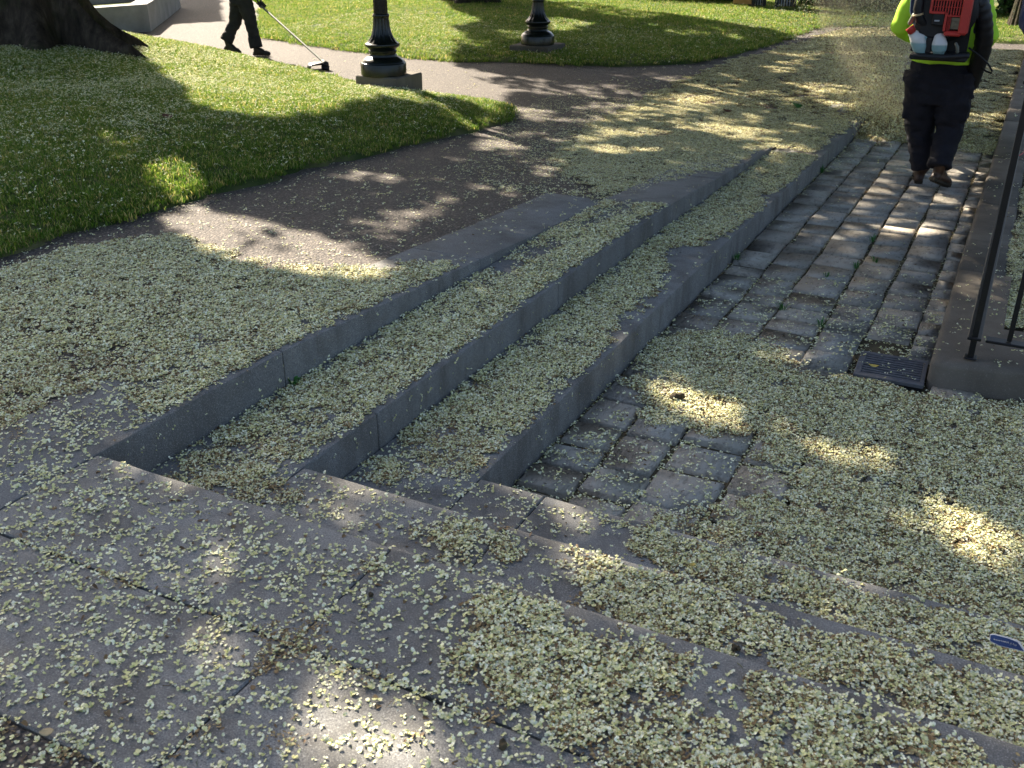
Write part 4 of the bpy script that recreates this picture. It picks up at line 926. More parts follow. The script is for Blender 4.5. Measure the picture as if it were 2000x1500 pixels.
def arm(mb, a, e, w, r): mb.tube([a, a + (e - a) * .5, e, e + (w - e) * .5, w], [r, r * .94, r * .82, r * .78, r * .62], 12, round_ends=True)

# --- the worker with the blower, seen from behind
A = lambda px, py, dy=0.0: V3(at(px, py, 9.08 + dy))
p1 = tag(empty('person', (-.66, 9.08, -.055)), 'person in lime shirt and navy trousers walking away with a backpack blower', 'person')
inv = Vector(p1.location)
hipL, kneL, ankL = A(1803, 152), A(1797, 246, .10), A(1800, 331, .14); hipR, kneR, ankR = A(1866, 152), A(1855, 250, .04), A(1834, 326, -.12)
shL, shR = A(1790, -8, .02), A(1912, -8, .02); elL, elR = A(1758, 52, .02), A(1930, 70, .0); wrL, wrR = A(1790, 75, .30), A(1902, 112, .24); neck = A(1850, -32, .03)
gz = -.056
def rel(*q): return [p - inv for p in q]
hl, kl, al, hr, kr, ar, sl, sr, el, er, wl_, wr_, nk = rel(hipL, kneL, ankL, hipR, kneR, ankR, shL, shR, elL, elR, wrL, wrR, neck)
mid = (hl + hr) / 2
mb = MB()
mb.tube([mid + Vector((0, 0, -.06)), mid + Vector((0, 0, .10)), mid + Vector((0, .0, .30)), (sl + sr) / 2 + Vector((0, 0, -.05)), nk + Vector((0, 0, -.04))], [.15, .145, .15, .165, .06], 14, .62, side=(1, 0, 0), round_ends=True)
for h, k_, a_ in ((hl, kl, al), (hr, kr, ar)): mb.tube([h + Vector((0, 0, .04)), h + (k_ - h) * .4, k_, k_ + (a_ - k_) * .35, a_], [.085, .08, .056, .055, .038], 12, round_ends=True)
arm(mb, sl, el, wl_, .048); arm(mb, sr, er, wr_, .048)
mb.tube([nk + Vector((0, 0, -.08)), nk + Vector((0, .01, .06))], [.058, .054], 12, round_ends=True); head(mb, nk + Vector((0, .02, .16)), Vector((-.1, 1, 0)).normalized(), Vector((1, .1, 0)).normalized())
hand(mb, wl_, Vector((.45, .8, -.1)), Vector((.3, -.2, -1)), 1, .8); hand(mb, wr_, Vector((-.35, .8, -.45)), Vector((-.9, -.1, .3)), 1, 1.1, -1)
remesh(mb, 'body', M['skin'], p1, .0075, 3)
mb = MB(); hc = nk + Vector((0, .005, .185)); mb.ell(hc, (.083, .098, .085), 16, 10); h_ = remesh(mb, 'hair', M['hair'], p1, .012, 2, .004, 40)
MB().lathe([(.092, .0), (.094, .03), (.085, .07), (.05, .10), (.01, .108)], tuple(nk + Vector((0, .01, .20)))).build('cap', M['cap'], p1, True)
mb = MB(); dz = Vector((0, 0, 1))
mb.tube([mid - dz * .20, mid - dz * .05, mid + dz * .09, mid + dz * .180], [.20, .240, .230, .212], 20, .66, side=(1, 0, 0))
mb.tube([hl + Vector((-.012, 0, .06)), hl + (kl - hl) * .35, hl + (kl - hl) * .72, kl, kl + (al - kl) * .45, al + (kl - al) * .16, al + (kl - al) * .02], [.140, .142, .128, .110, .094, .084, .082], 18, 1.05, side=(1, 0, 0))
mb.tube([hr + Vector((.012, 0, .06)), hr + (kr - hr) * .35, hr + (kr - hr) * .72, kr, kr + (ar - kr) * .45, ar + (kr - ar) * .14, ar + (kr - ar) * .0], [.140, .142, .126, .108, .096, .088, .094], 18, 1.05, side=(1, 0, 0))
mb.box(hl + (kl - hl) * .62 + Vector((-.105, -.01, 0)), (.05, .16, .18), 0, 0, .012); mb.box(hr + (kr - hr) * .60 + Vector((.105, -.01, 0)), (.05, .16, .18), 0, 0, .012)
tr = remesh(mb, 'trousers', M['trouser'], p1, .010, 3, .017, 7.5, (1, 1, 1.9))
MB().tube([mid + dz * .172 + Vector((.212 * math.cos(a), .150 * math.sin(a), 0)) for a in np.linspace(0, 2 * math.pi, 25)], .014, 6).build('belt', M['blk'], tr)
MB().box(hr + Vector((-.01, -.155, .02)), (.13, .008, .012), 0, 0, .003).build('pocket_flap', M['trouser'], tr); MB().box(hl + Vector((.01, -.155, .02)), (.13, .008, .012), 0, 0, .003).build('pocket_flap', M['trouser'], tr)
mb = MB(); top = (sl + sr) / 2
mb.tube([mid + dz * .128, mid + dz * .16, mid + dz * .30, top - dz * .14, top - dz * .02, nk - dz * .055], [.250, .240, .220, .225, .200, .075], 20, .68, side=(1, 0, 0), round_ends=False)
for s_, e_, w_, q in ((sl, el, wl_, -1), (sr, er, wr_, 1)): mb.tube([s_ + Vector((-.05 * q, 0, .0)), s_ + Vector((.012 * q, 0, -.03)), s_ + (e_ - s_) * .55, e_, e_ + (w_ - e_) * .5, w_ + (e_ - w_) * .08], [.088, .090, .084, .076, .066, .052], 14, round_ends=True)
remesh(mb, 'shirt', M['shirt'], p1, .011, 3, .010, 6.0, (1, 1, 1.3))
boot(p1, al + Vector((0, 0, -.01)), V3((al.x - .0, al.y - .055, 0.0)), V3((al.x - .045, al.y + .225, 0.0)), M['boot'], .05)
boot(p1, ar + Vector((.008, .0, .012)), V3((ar.x - .035, ar.y - .06, .105)), V3((ar.x + .085, ar.y + .195, .002)), M['boot'], .04)

# --- backpack blower
lb = tag(empty('leaf_blower', tuple(A(1838, 110, -.30))), 'red and black petrol backpack leaf blower worn on the lime shirt', 'leaf blower'); lo = Vector(lb.location)
def slab(mb, x0, y0, x1, y1, Y, th, b=.006):
    ym = (max(min(y0, y1), -6) + max(y0, y1)) / 2; xm = (x0 + x1) / 2; a = at(x0, ym, Y), at(xm, y0, Y); c = at(x1, ym, Y), at(xm, y1, Y); a = (a[0][0], 0, a[1][2]); c = (c[0][0], 0, c[1][2]); return mb.box(((a[0] + c[0]) / 2 - lo.x, Y - lo.y, (a[2] + c[2]) / 2 - lo.z), (abs(c[0] - a[0]), th, abs(c[2] - a[2])), b=b)
K = lambda px, py, Y: V3(at(px, py, Y)) - lo
YF = 8.56
slab(MB(), 1786, -40, 1898, 104, 8.86, .035, .012).build('back_plate', M['blk'], lb)
mb = slab(MB(), 1780, 102, 1892, 115, 8.73, .30, .012); mb.tube([K(1784, 108, 8.6), K(1838, 112, 8.565), K(1888, 110, 8.6)], .022, 10, round_ends=True); mb.build('base_frame', M['blk'], lb, True); sharp(lb.children[-1])
mb = MB(); c = K(1852, 22, 8.78); V = []; F = []; n = 36
for y, r in ((.06, .205), (.05, .218), (-.05, .218), (-.065, .19), (-.07, .12)):
    for k in range(n): a = 2 * math.pi * k / n; V.append((c.x + r * math.cos(a), c.y + y, c.z + r * math.sin(a)))
for i in range(4):
    for k in range(n): F.append((i * n + k, i * n + (k + 1) % n, (i + 1) * n + (k + 1) % n, (i + 1) * n + k))
F += [tuple(range(n)), tuple(4 * n + k for k in range(n))]; sharp(mb.add(V, F).build('fan_housing', M['blk'], lb), 40)
mb = MB(); slab(mb, 1800, -10, 1862, 74, 8.66, .12, .015)
for k in range(7): slab(mb, 1826, -30 + k * 8, 1892, -27 + k * 8, 8.62, .06, .001)
mb.build('engine_block', M['blk'], lb)
mb = MB(); slab(mb, 1857, 33, 1877, 58, 8.60, .05, .006)
for k in range(5): slab(mb, 1859, 35 + k * 5, 1875, 37 + k * 5, 8.572, .008, .001)
mb.build('air_filter', M['eng'], lb)
sharp(slab(MB(), 1822, 22, 1846, 50, 8.585, .07, .012).build('starter_cap', M['blk'], lb)); slab(MB(), 1825, 39, 1835, 42, 8.546, .006, .001).build('label_plate', M['white'], lb)
# red cowl: rim, ribs and slots
cow = empty('engine_cover'); cow.parent = lb
def rib(nm, x0, y0, x1, y1, dy=0.0, th=.022, b=.004): return slab(MB(), x0, y0, x1, y1, YF + dy, th, b).build(nm, M['red'], cow)
rib('rim', 1877, -42, 1896, 68, .03, .11, .014); rib('rim', 1822, -42, 1878, -33, .03, .08, .01); rib('rim', 1844, 60, 1878, 70, .03, .09, .01); rib('rim', 1844, 24, 1849, 61, .005, .05); rib('rim', 1820, 22, 1846, 27, .005, .05); rib('rim', 1818, -36, 1823, 26, .005, .05)
for k in range(10): rib('slat', 1826 + k * 5.4, -33, 1828.4 + k * 5.4, 24 if k < 4 else 30, .004, .012, .002)
for k in range(4): rib('crossbar', 1820, -26 + k * 13, 1880, -24.4 + k * 13, .010, .012, .002)
for k in range(5): rib('slat', 1850 + k * 2.6, 28, 1851.3 + k * 2.6, 60, .004, .010, .001) if k < 3 else None
rib('crossbar', 1848, 30, 1880, 33, .004, .016, .002)
def tank(nm, pts, cap=None):
    mb = MB(); mb.tube(pts[0], pts[1], 16, .8, side=(1, 0, 0), round_ends=True); o = remesh(mb, nm, M['tank'], lb, .006, 6)
    if cap: MB().tube(cap, [.032, .033, .030], 14).build('cap', M['red'], o, True)
    return o
tank('fuel_tank', ([K(1783, 66, 8.62), K(1793, 76, 8.62), K(1797, 94, 8.62), K(1799, 101, 8.62)], [.036, .062, .056, .042]), [K(1776, 53, 8.6), K(1778, 56, 8.6), K(1782, 63, 8.61)])
mb = MB(); mb.tube([K(1806, 63, 8.64), K(1804, 74, 8.63)], [.028, .04], 12, round_ends=True); remesh(mb, 'filler_neck', M['tank'], lb, .007, 4)
tank('oil_tank', ([K(1835, 76, 8.60), K(1835, 86, 8.59), K(1834, 97, 8.60), K(1834, 102, 8.61)], [.046, .058, .055, .044]))
slab(MB(), 1808, 72, 1820, 103, 8.63, .06, .005).build('tank_bracket', M['blk'], lb)
MB().tube([K(1867, 85, 8.6), K(1870, 92, 8.6), K(1870, 102, 8.6)], [.010, .012, .012], 10, round_ends=True).build('spark_cap', M['steel'], lb, True)
MB().tube([K(1808, -30, 8.62), K(1798, -6, 8.60), K(1793, 18, 8.59), K(1797, 38, 8.60), K(1808, 48, 8.63)], [.034, .036, .036, .034, .03], 14, round_ends=True).build('intake_pipe', M['blk'], lb, True)
MB().tube([K(1793, 27, 8.59), K(1793.5, 31, 8.59)], .040, 14).build('clamp_ring', M['pebble'], lb, True)
MB().tube([K(1778, 45, 8.66), K(1786, 30, 8.63)], .02, 10, round_ends=True).build('choke_knob', M['steel'], lb, True)
# hose, straps, cable
pts = [K(1893, 40, 8.80), K(1903, 2, 8.82), K(1916, 8, 8.84), K(1922, 40, 8.86), K(1923, 72, 8.90), K(1917, 104, 8.96), K(1904, 138, 9.06), K(1892, 172, 9.22)]
Q = []; rad = []
for i in range(len(pts) - 1):
    for k in range(8): Q.append(pts[i].lerp(pts[i + 1], k / 8)); rad.append(.070 if i > 3 else .066)
Q = [(Q[max(i - 3, 0)] + Q[max(i - 1, 0)] + Q[i] + Q[min(i + 1, len(Q) - 1)] + Q[min(i + 3, len(Q) - 1)]) / 5 for i in range(len(Q))]
rad = [r * (1.0 if (i // 2) % 2 else .93) if 8 < i < 40 else r * .96 for i, r in enumerate(rad)]
MB().tube(Q, rad, 20).build('flexible_hose', M['blk'], lb, True)
e = Q[-1]; n_end = Vector((-.90, 10.35, .24)) - lo
MB().tube([e, e.lerp(n_end, .3), e.lerp(n_end, .85), n_end], [.062, .054, .046, .043], 18).build('blower_tube', M['blk'], lb, True)
MB().tube([K(1905, 112, 8.98), K(1900, 124, 9.1), K(1897, 118, 9.24)], [.018, .02, .018], 10, round_ends=True).build('control_handle', M['blk'], lb, True)
MB().tube([K(1893, 94, 8.84), K(1912, 108, 8.86), K(1930, 125, 8.88), K(1938, 139, 8.88), K(1936, 143, 8.88), K(1926, 139, 8.9), K(1918, 134, 8.94)], .0075, 8, round_ends=True).build('throttle_cable', M['blk'], lb, True)
for x0, x1, x2 in ((1925, 1922, 1900), (1790, 1786, 1795)):
    MB().tube([K(x2, -55, 8.9), K(x0, -20, 8.95), K(x1, 20, 8.93), K(x2 + (8 if x0 > 1850 else 0), 60, 8.9)], [.035, .038, .036, .028], 10, .3, side=(1, 0, 0), round_ends=True).build('shoulder_strap', M['navyp'], lb, True)

# --- the worker with the string trimmer beyond the bank
P0 = np.array([-10.92, 12.60, 0.0]); nf = np.array([_f[0], _f[1], 0]); nf /= np.linalg.norm(nf)
def B(px, py, d=0.0):
    q = ray(px, py); t = ((P0 - CAM) @ nf - d) / (q @ nf); return V3(CAM + q * t)
p2 = tag(empty('person', (-11.0, 12.6, .045)), 'person in dark trousers and boots stepping along the path with a string trimmer', 'person'); inv = Vector(p2.location)
rr_ = Vector((_r[0], _r[1], 0)); nfv = Vector((nf[0], nf[1], 0)); F2 = (rr_ * .95 - nfv * .3).normalized(); S2 = Vector((F2.y, -F2.x, 0))
hpB, knB, anB = B(466, -6, -.07), B(459, 44, -.06), B(443, 78, -.02); hpF, knF, anF = B(474, -6, .07), B(489, 40, .08), B(500, 90, .10)
hB, kB, aB, hF, kF, aF = rel(hpB, knB, anB, hpF, knF, anF); mid = (hB + hF) / 2; up = Vector((.05, 0, 1)); top = mid + F2 * .14 + dz * .50
sB, sF = top - S2 * .19, top + S2 * .19; nk = top + F2 * .03 + dz * .08
wF = B(506, 2, .16) - inv; eF = (sF + wF) / 2 + S2 * .06 - F2 * .10 - dz * .05; wB = B(478, -28, -.02) - inv + F2 * .12; eB = (sB + wB) / 2 - F2 * .16 - dz * .04
mb = MB(); mb.tube([mid + dz * .03, mid + dz * .12, mid.lerp(top, .6), top - dz * .03, nk - dz * .03], [.13, .14, .155, .16, .06], 14, .62, side=tuple(S2), round_ends=True)
for h, k_, a_ in ((hB, kB, aB), (hF, kF, aF)): mb.tube([h, h.lerp(k_, .4), k_, k_.lerp(a_, .35), a_], [.07, .064, .046, .045, .034], 12, round_ends=True)
arm(mb, sB, eB, wB, .047); arm(mb, sF, eF, wF, .047); mb.tube([nk - dz * .06, nk + dz * .07], [.056, .052], 12, round_ends=True); head(mb, nk + dz * .165 + F2 * .03, F2, S2)
hand(mb, wB, F2 * .7 - dz * .5, S2 - dz * .2, 1, 1.2); remesh(mb, 'body', M['skin'], p2, .008, 3)
mb = MB(); hand(mb, wF, F2 * .6 - dz * .7, -S2 - dz * .1, 1.15, 1.2, -1); remesh(mb, 'glove', M['glove'], p2, .006, 2)
MB().lathe([(.10, 0), (.10, .05), (.08, .10), (.02, .125)], tuple(nk + dz * .19 + F2 * .02)).build('cap', M['cap'], p2, True)
mb = MB(); mb.tube([mid - dz * .10, mid, mid + dz * .14], [.19, .20, .185], 18, .8, side=tuple(S2))
for h, k_, a_ in ((hB, kB, aB), (hF, kF, aF)):
    mb.tube([h + dz * .03, h.lerp(k_, .4), h.lerp(k_, .8), k_, k_.lerp(a_, .45), k_.lerp(a_, .80), k_.lerp(a_, 1.02)], [.122, .118, .100, .094, .082, .080, .088], 16, 1.0, side=tuple(S2))
remesh(mb, 'trousers', M['trouser2'], p2, .011, 3, .012, 7.5, (1, 1, 1.8))
for k_, a_ in ((kB, aB), (kF, aF)):
    mb = MB(); mb.tube([k_.lerp(a_, .62), k_.lerp(a_, .70), k_.lerp(a_, .98), k_.lerp(a_, 1.06)], [.086, .094, .098, .100], 16, side=tuple(S2)); remesh(mb, 'gaiter', M['trouser2'], p2, .009, 3, .006, 12)
mb = MB(); mb.tube([mid + dz * .08, mid.lerp(top, .4), mid.lerp(top, .8), top, nk - dz * .05], [.205, .20, .21, .18, .07], 18, .68, side=tuple(S2))
for s_, e_, w_ in ((sB, eB, wB), (sF, eF, wF)): mb.tube([s_, s_.lerp(e_, .5), e_, e_.lerp(w_, .5), e_.lerp(w_, .9)], [.088, .08, .072, .062, .052], 14, round_ends=True)
remesh(mb, 'shirt', M['shirt'], p2, .012, 3, .010, 6.0)
hb = aB - F2 * .06; boot(p2, aB, V3((hb.x, hb.y, .075)), V3((hb.x, hb.y, 0)) + F2 * .27 + dz * .004, M['boot2'], .05)
hf = aF - F2 * .06; boot(p2, aF, V3((hf.x, hf.y, .0)), V3((hf.x, hf.y, 0)) + F2 * .29, M['boot2'], .05)
st = tag(empty('string_trimmer', tuple(B(506, 8, .16))), 'long shafted string trimmer held low over the grass edge', 'string trimmer'); lo = Vector(st.location)
hd = V3(gp(635, 124, .13)) - lo; top_ = Vector((0, 0, 0)); dirs = (hd - top_).normalized(); gr = dirs * -.62
MB().tube([gr, top_, hd], .0155, 10).build('shaft', M['steel'], st, True)
MB().tube([gr + dirs * .02, gr - dirs * .10, gr - dirs * .26], [.03, .10, .09], 14, round_ends=True).build('engine', M['red'], st, True)
MB().tube([dirs * -.05, dirs * .06], .024, 12, round_ends=True).build('front_grip', M['blk'], st, True)
h0 = dirs * .02; MB().tube([h0 - S2 * .01, h0 + dz * .09 - S2 * .07, h0 + dz * .13, h0 + dz * .09 + S2 * .07, h0 + S2 * .01], .012, 8, round_ends=True).build('loop_handle', M['blk'], st, True)
mb = MB(); mb.tube([hd - dirs * .06, hd + dirs * .01], [.026, .04], 12, round_ends=True); mb.tube([hd + dz * .02, hd - dz * .035], [.05, .054], 14); mb.tube([hd - dz * .035, hd - dz * .085], [.06, .052], 16); mb.build('cutting_head', M['blk'], st, True); sharp(st.children[-1])
mb = MB(); cg = hd - dz * .005; V = []; F = []; a0 = math.atan2(-F2.y, -F2.x); n = 14
for rad_, z in ((.05, .02), (.22, .012), (.25, -.01), (.255, -.05), (.245, -.05), (.24, -.015), (.05, .005)):
    for k in range(n): a = a0 - 1.1 + 2.2 * k / (n - 1); V.append(tuple(cg + Vector((rad_ * math.cos(a), rad_ * math.sin(a), z))))
for i in range(6):
    for k in range(n - 1): F.append((i * n + k, i * n + k + 1, (i + 1) * n + k + 1, (i + 1) * n + k))
mb.add(V, F).build('guard', M['blk'], st, True); sharp(st.children[-1])

# ------------------------------------------------------------------ things at the far side of the lawn
wz = .50; wa, wb, wc = gp(287, 8, wz), gp(148, 18, wz), gp(312, -8, wz)
def wall_run(mb, a, b, th, zt, zb, side):
    a, b = np.array(a[:2]), np.array(b[:2]); d = b - a; L = np.linalg.norm(d); d /= L; n_ = np.array([-d[1], d[0]]) * side
    c = (a + b) / 2 + n_ * th / 2; return mb.box((c[0], c[1], (zt + zb) / 2), (L, th, zt - zb), math.atan2(d[1], d[0]), b=.008)
wall_t = tag(empty('planter_wall'), 'low grey concrete planter wall behind the tree roots', 'wall')
d_ = (wb - wa)[:2]; d_ /= np.linalg.norm(d_); e_ = (wc - wa)[:2]; e_ /= np.linalg.norm(e_); w0 = wa[:2]
def pgram(o, u, v, zb, zt):
    P = [o, o + u, o + u + v, o + v]; return MB().add([(*p, zb) for p in P] + [(*p, zt) for p in P], [(3, 2, 1, 0), (4, 5, 6, 7), (0, 1, 5, 4), (1, 2, 6, 5), (2, 3, 7, 6), (3, 0, 4, 7)])
pgram(w0, d_ * 6, e_ * .42, -.1, wz).build('front_wall', M['wall'], wall_t); pgram(w0 + e_ * .425, d_ * .42, e_ * 5, -.1, wz - .003).build('side_wall', M['wall'], wall_t)
pgram(w0 + e_ * .43 + d_ * .43, d_ * 5, e_ * 2.2, -.1, wz - .12).build('planter_bed', M['turf'], wall_t); pgram(w0 + e_ * 2.7 + d_ * .43, d_ * 5, e_ * .4, -.1, wz + .05).build('rear_wall', M['wall'], wall_t)

def hedge(name, label, cat, a, b, depth, h, n, size, seed, cx=None, group=None):
    a, b = np.array(a), np.array(b); t = tag(empty(name, (a[0], a[1], .0)), label, cat, group); d = (b - a)[:2]; L = np.linalg.norm(d); d /= L; nn = np.array([-d[1], d[0]])
    rg = np.random.default_rng(seed); s = rg.random(n) * L; w = rg.random(n) ** .6 * depth; z = rg.random(n) * h * (.85 + .3 * vnoise(s, s * 0, .7, 2)); w -= .18 * (vnoise(s, z, 1.2, 3) - .3)
    P = np.stack([s * d[0] + w * nn[0], s * d[1] + w * nn[1], z + .02], 1); V, F = cards(P, np.full(n, size), 1.0); o = raw('foliage', V, F, M['leaf'], t); o['kind'] = 'stuff'
    c = (a[:2] + b[:2]) / 2 + nn * (depth * .62) - a[:2]; MB().box((c[0], c[1], h * .45), (L, depth * .5, h * .9), math.atan2(d[1], d[0])).build('shade_core', M['dark'], t); return t  # plain dark box inside the foliage, colour stands in for the hedge's inner shade
hz_ = lambda px, py: gp(px, py, .13)
hedge('hedge', 'long dark clipped hedge along the far edge of the lawn', 'hedge', hz_(1050, -14), hz_(1432, 7), 1.4, 1.5, 9000, .10, 5)
hedge('hedge', 'grey green hedge in sun to the right of the pale gate', 'hedge', hz_(1549, 14), hz_(1935, 28), 1.6, 1.7, 11000, .11, 6)
hedge('shrub', 'shady shrub with glossy leaves behind the slim tree', 'shrub', hz_(1938, 30), hz_(2060, 36), 1.5, 1.6, 5000, .12, 7)
pa, pb = hz_(1432, 10), hz_(1467, 12); dv = (pb - pa); L = np.linalg.norm(dv); ang = math.atan2(dv[1], dv[0])
wp = tag(empty('wooden_bench', tuple(pa), ang), 'tan slatted wooden bench back between the two hedges', 'bench')
for k in range(5): MB().box((L / 2, 0, .09 + k * .13), (L, .03, .105), b=.004).build('slat', M['wood'], wp)
for x in (.05, L - .05): MB().box((x, .05, .36), (.05, .06, .72)).build('leg', M['iron'], wp)
MB().box((L / 2, .30, .40), (L, .42, .04)).build('seat', M['wood'], wp)
for i, (x0, x1, yb) in enumerate(((1475, 1489, 12), (1520, 1547, 14))):
    pa, pb = hz_(x0, yb), hz_(x1, yb); dv = pb - pa; L = np.linalg.norm(dv)
    gt = tag(empty('metal_gate', tuple(pa), math.atan2(dv[1], dv[0])), ('narrow pale gate panel next to the tan bench', 'wide pale gate panel with upright bars beside the hedge')[i], 'gate', 'pale gate panels at the far edge')
    MB().box((L / 2, .03, .6), (L, .02, 1.15)).build('panel', M['gate'], gt)
    for k in range(3 + 2 * i): MB().box((L * (k + .5) / (3 + 2 * i), 0, .6), (.028, .03, 1.18)).build('bar', M['iron'], gt)
    for x in (-.04, L + .04): MB().box((x, .01, .62), (.07, .07, 1.24)).build('post', M['iron'], gt)

# jacket over the fence top
mb = MB(); c0 = V3(at(2030, 48, 5.6))
mb.tube([c0 + Vector((-.03, 0, .30)), c0 + Vector((-.01, .0, .18)), c0, c0 + Vector((.03, .02, -.10)), c0 + Vector((.07, .02, -.2))], [.05, .085, .085, .05, .02], 14, 1.3, side=(1, 0, 0), round_ends=True)
mb.tube([c0 + Vector((.05, 0, .32)), c0 + Vector((.09, .05, .0)), c0 + Vector((.10, .06, -.20))], [.09, .10, .06], 14, round_ends=True)
tag(remesh(mb, 'jacket', M['navy'], None, .011, 2, .016, 11.0, (1, 1, .7)), 'navy cloth jacket hung over the top rail of the black fence', 'jacket')

# ------------------------------------------------------------------ small things lying about
def leaf_obj(name, label, cat, mat, px, py, tagn, L, W, rz, tilt=.15, curl=.25, dzz=.006, group=None):
    p = glev(px, py, tagn); V = []; F = []; n = 7
    for i in range(n):
        u = i / (n - 1); w = W * .5 * math.sin(math.pi * min(1, max(0.0, u * .92 + .05))) ** .8
        for v in (-1, -.5, 0, .5, 1): V.append((L * (u - .5), w * v, curl * L * ((u - .5) ** 2 * 1.6 + abs(v) * .14)))
    for i in range(n - 1):
        for j in range(4): F.append((i * 5 + j, i * 5 + j + 1, i * 5 + j + 6, i * 5 + j + 5))
    o = MB().add(V, F).build(name, mat, None, True, False); o.modifiers.new('thick', 'SOLIDIFY').thickness = .0009
    o.location = (p[0], p[1], p[2] + dzz); o.rotation_euler = (tilt, tilt * .5, rz); return tag(o, label, cat, group)
leaf_obj('fallen_leaf', 'round tan leaf lying on the thick petals of the nearest steps', 'leaf', M['pebble'], 1270, 1141, 3, .045, .034, .9, .1, -.3, .022)
leaf_obj('fallen_leaf', 'small yellow leaf among petals left of the drain', 'leaf', M['yleaf'], 1705, 722, 4, .05, .028, .2, .1, .3, .02)
leaf_obj('fallen_leaf', 'dark green leaf alone on the petal covered path', 'leaf', M['gleaf'], 1556, 213, 1, .11, .09, .4, .4, .5, .03)
leaf_obj('fallen_leaf', 'red brown leaf on the petals beyond the second step', 'leaf', M['rleaf'], 1420, 222, 1, .10, .05, .1, .3, .4, .025)
leaf_obj('fallen_leaf', 'pale yellow leaf on the petals of the lowest near step', 'leaf', M['yleaf'], 1352, 1113, 3, .022, .015, .6, .1, .3, .02)
leaf_obj('fallen_leaf', 'brown leaf among petals on the cobbles near the low step end', 'leaf', M['rleaf'], 1480, 1050, 4, .03, .02, .3, .2, .3, .016)
leaf_obj('fallen_leaf', 'tan leaf by the dark corner in the nearest petals', 'leaf', M['pebble'], 95, 1443, 1, .03, .022, .7, .1, .3, .018)
leaf_obj('fallen_leaf', 'dull red leaf lying in the shaded lawn grass', 'leaf', M['rleaf'], 330, 240, 5, .10, .07, .4, .3, .3, .05)
def weed(px, py, tagn, label, n=16, h=.035, broad=False, g=None):
    p = glev(px, py, tagn); mb = MB(); rr = random.Random(int(px))
    for k in range(n):
        a = rr.uniform(0, 6.28); r = rr.uniform(0, .022); L = h * rr.uniform(.6, 1.3); w = .010 if broad else .0028; x, y = r * math.cos(a), r * math.sin(a); o = rr.uniform(.3, 1.1) * L; dx, dy = math.cos(a), math.sin(a)
        mb.add([(x - dy * w * .4, y + dx * w * .4, -.01), (x + dy * w * .4, y - dx * w * .4, -.01), (x + dx * o * .45 + dy * w, y + dy * o * .45 - dx * w, L * .7), (x + dx * o * .45 - dy * w, y + dy * o * .45 + dx * w, L * .7), (x + dx * o, y + dy * o, L * (.75 if broad else 1))], [(0, 1, 2, 3), (3, 2, 4)])
    o = mb.build('weed', M['gleaf'], None, False, False); o.location = (p[0], p[1], p[2]); return tag(o, label, 'weed', g)
weed(571, 752, 2, 'small broad leaved weed at the joint of the top riser', 9, .035, True)
weed(1705, 470, 4, 'green tuft in a cobble joint beside the sunlit stones', 22, .035)
weed(1672, 522, 4, 'green tuft in the cobble joint midway up the lane', 20, .03)
weed(1437, 508, 4, 'weed growing at the foot of the lowest riser', 26, .04)
weed(1528, 603, 4, 'grass tuft between dirty cobbles left of the brown patch', 20, .03)
weed(1604, 636, 4, 'grass tuft above the drain between dark cobbles', 22, .035)
weed(1710, 510, 4, 'low weed in the cobbles below the sunlit patch', 18, .025)
weed(1615, 540, 4, 'tiny weed between clean cobbles in the lane middle', 14, .022)
weed(1605, 335, 4, 'weed at the riser foot near the far end of the lane', 24, .05)
def clod(px, py, tagn, s, label):
    p = glev(px, py, tagn); mb = MB(); rr = random.Random(int(py))
    for k in range(6): mb.ell((rr.uniform(-.5, .5) * s, rr.uniform(-.5, .5) * s, rr.uniform(.1, .4) * s), tuple(rr.uniform(.25, .5) * s for _ in range(3)), 8, 6)
    o = remesh(mb, 'dirt_clod', M['joint'], None, s * .11, 1, s * .12, 2.2 / s); o.location = (p[0], p[1], p[2] + .008); return tag(o, label, 'clod')
clod(1322, 783, 4, .042, 'dark clod of dirt in the sunlit petals on the lane')
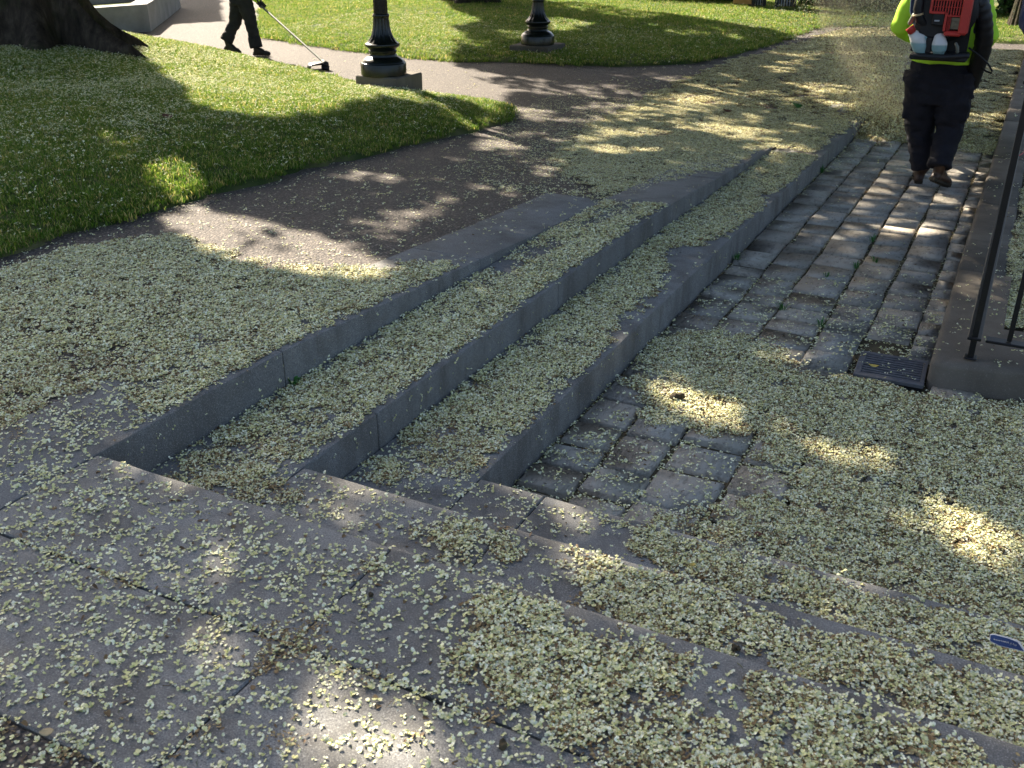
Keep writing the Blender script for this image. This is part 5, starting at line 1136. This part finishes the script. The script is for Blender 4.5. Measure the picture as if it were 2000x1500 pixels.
clod(1437, 1272, 2, .016, 'dark crumb on the bare edge of the near step'); clod(725, 1168, 1, .012, 'black crumb on the near slab right of the joint'); clod(985, 1465, 1, .016, 'black crumb by the bottom petals on the slab')
# torn wrapper
p = glev(1962, 1276, 2); o = [(-.066, -.012), (-.064, .026), (-.050, .036), (.008, .034), (.044, .022), (.066, -.034), (.015, -.028), (-.034, -.026)]
def flat(poly, z, sc=1.0, dx=0, dy=0): return [(x * sc + dx, y * sc + dy, z + .10 * (x + .02) ** 2 * 8) for x, y in poly]
lw = tag(empty('litter_wrapper', (p[0], p[1], p[2] + .034), .10), 'torn dark blue wrapper with white writing on the near step petals', 'wrapper'); lw.rotation_euler.x = .12; lw.scale = (.66, .66, .66)
n = len(o); MB().add(flat(o, 0) + flat(o, .0015), [tuple(range(n - 1, -1, -1)), tuple(range(n, 2 * n))] + [(k, (k + 1) % n, n + (k + 1) % n, n + k) for k in range(n)]).build('sheet', M['white'], lw)
oi = [(-.064, -.011), (-.062, .021), (-.048, .029), (.005, .025), (.037, .014), (.058, -.032), (.015, -.026), (-.033, -.0245)]
MB().add(flat(oi, .0022), [tuple(range(n))]).build('printed_face', M['blue'], lw)
mb = MB()
def stroke(pts): mb.tube([(x, y, .0034 + .8 * (x + .02) ** 2) for x, y in pts], .0011, 5)
x = -.050
for k in range(4): stroke([(x, .000), (x + .003, .005), (x + .006, .001), (x + .003, -.002), (x, .001)]); x += .0085
for k in range(3): stroke([(x, -.002), (x + .001, .004), (x + .004, .003), (x + .005, -.003)]); x += .0075
stroke([(x + .002, -.010), (x + .006, .004), (x + .009, -.010), (x + .015, .002), (x + .018, -.012)]); stroke([(x + .022, -.012), (x + .026, -.004), (x + .020, -.006)])
mb.build('lettering', M['white'], lw, True)
# red wire by the fence
p = gp(1992, 300, .14); mb = MB(); mb.tube([(p[0] + .05 * math.sin(t_ * 1.9) - .02, p[1] + .34 * t_ - .17, p[2] + .004) for t_ in np.linspace(0, 1, 12)], .0045, 6, round_ends=True)
tag(mb.build('wire', M['redw'], None, True), 'thin red wire lying on the kerb behind the fence', 'wire')
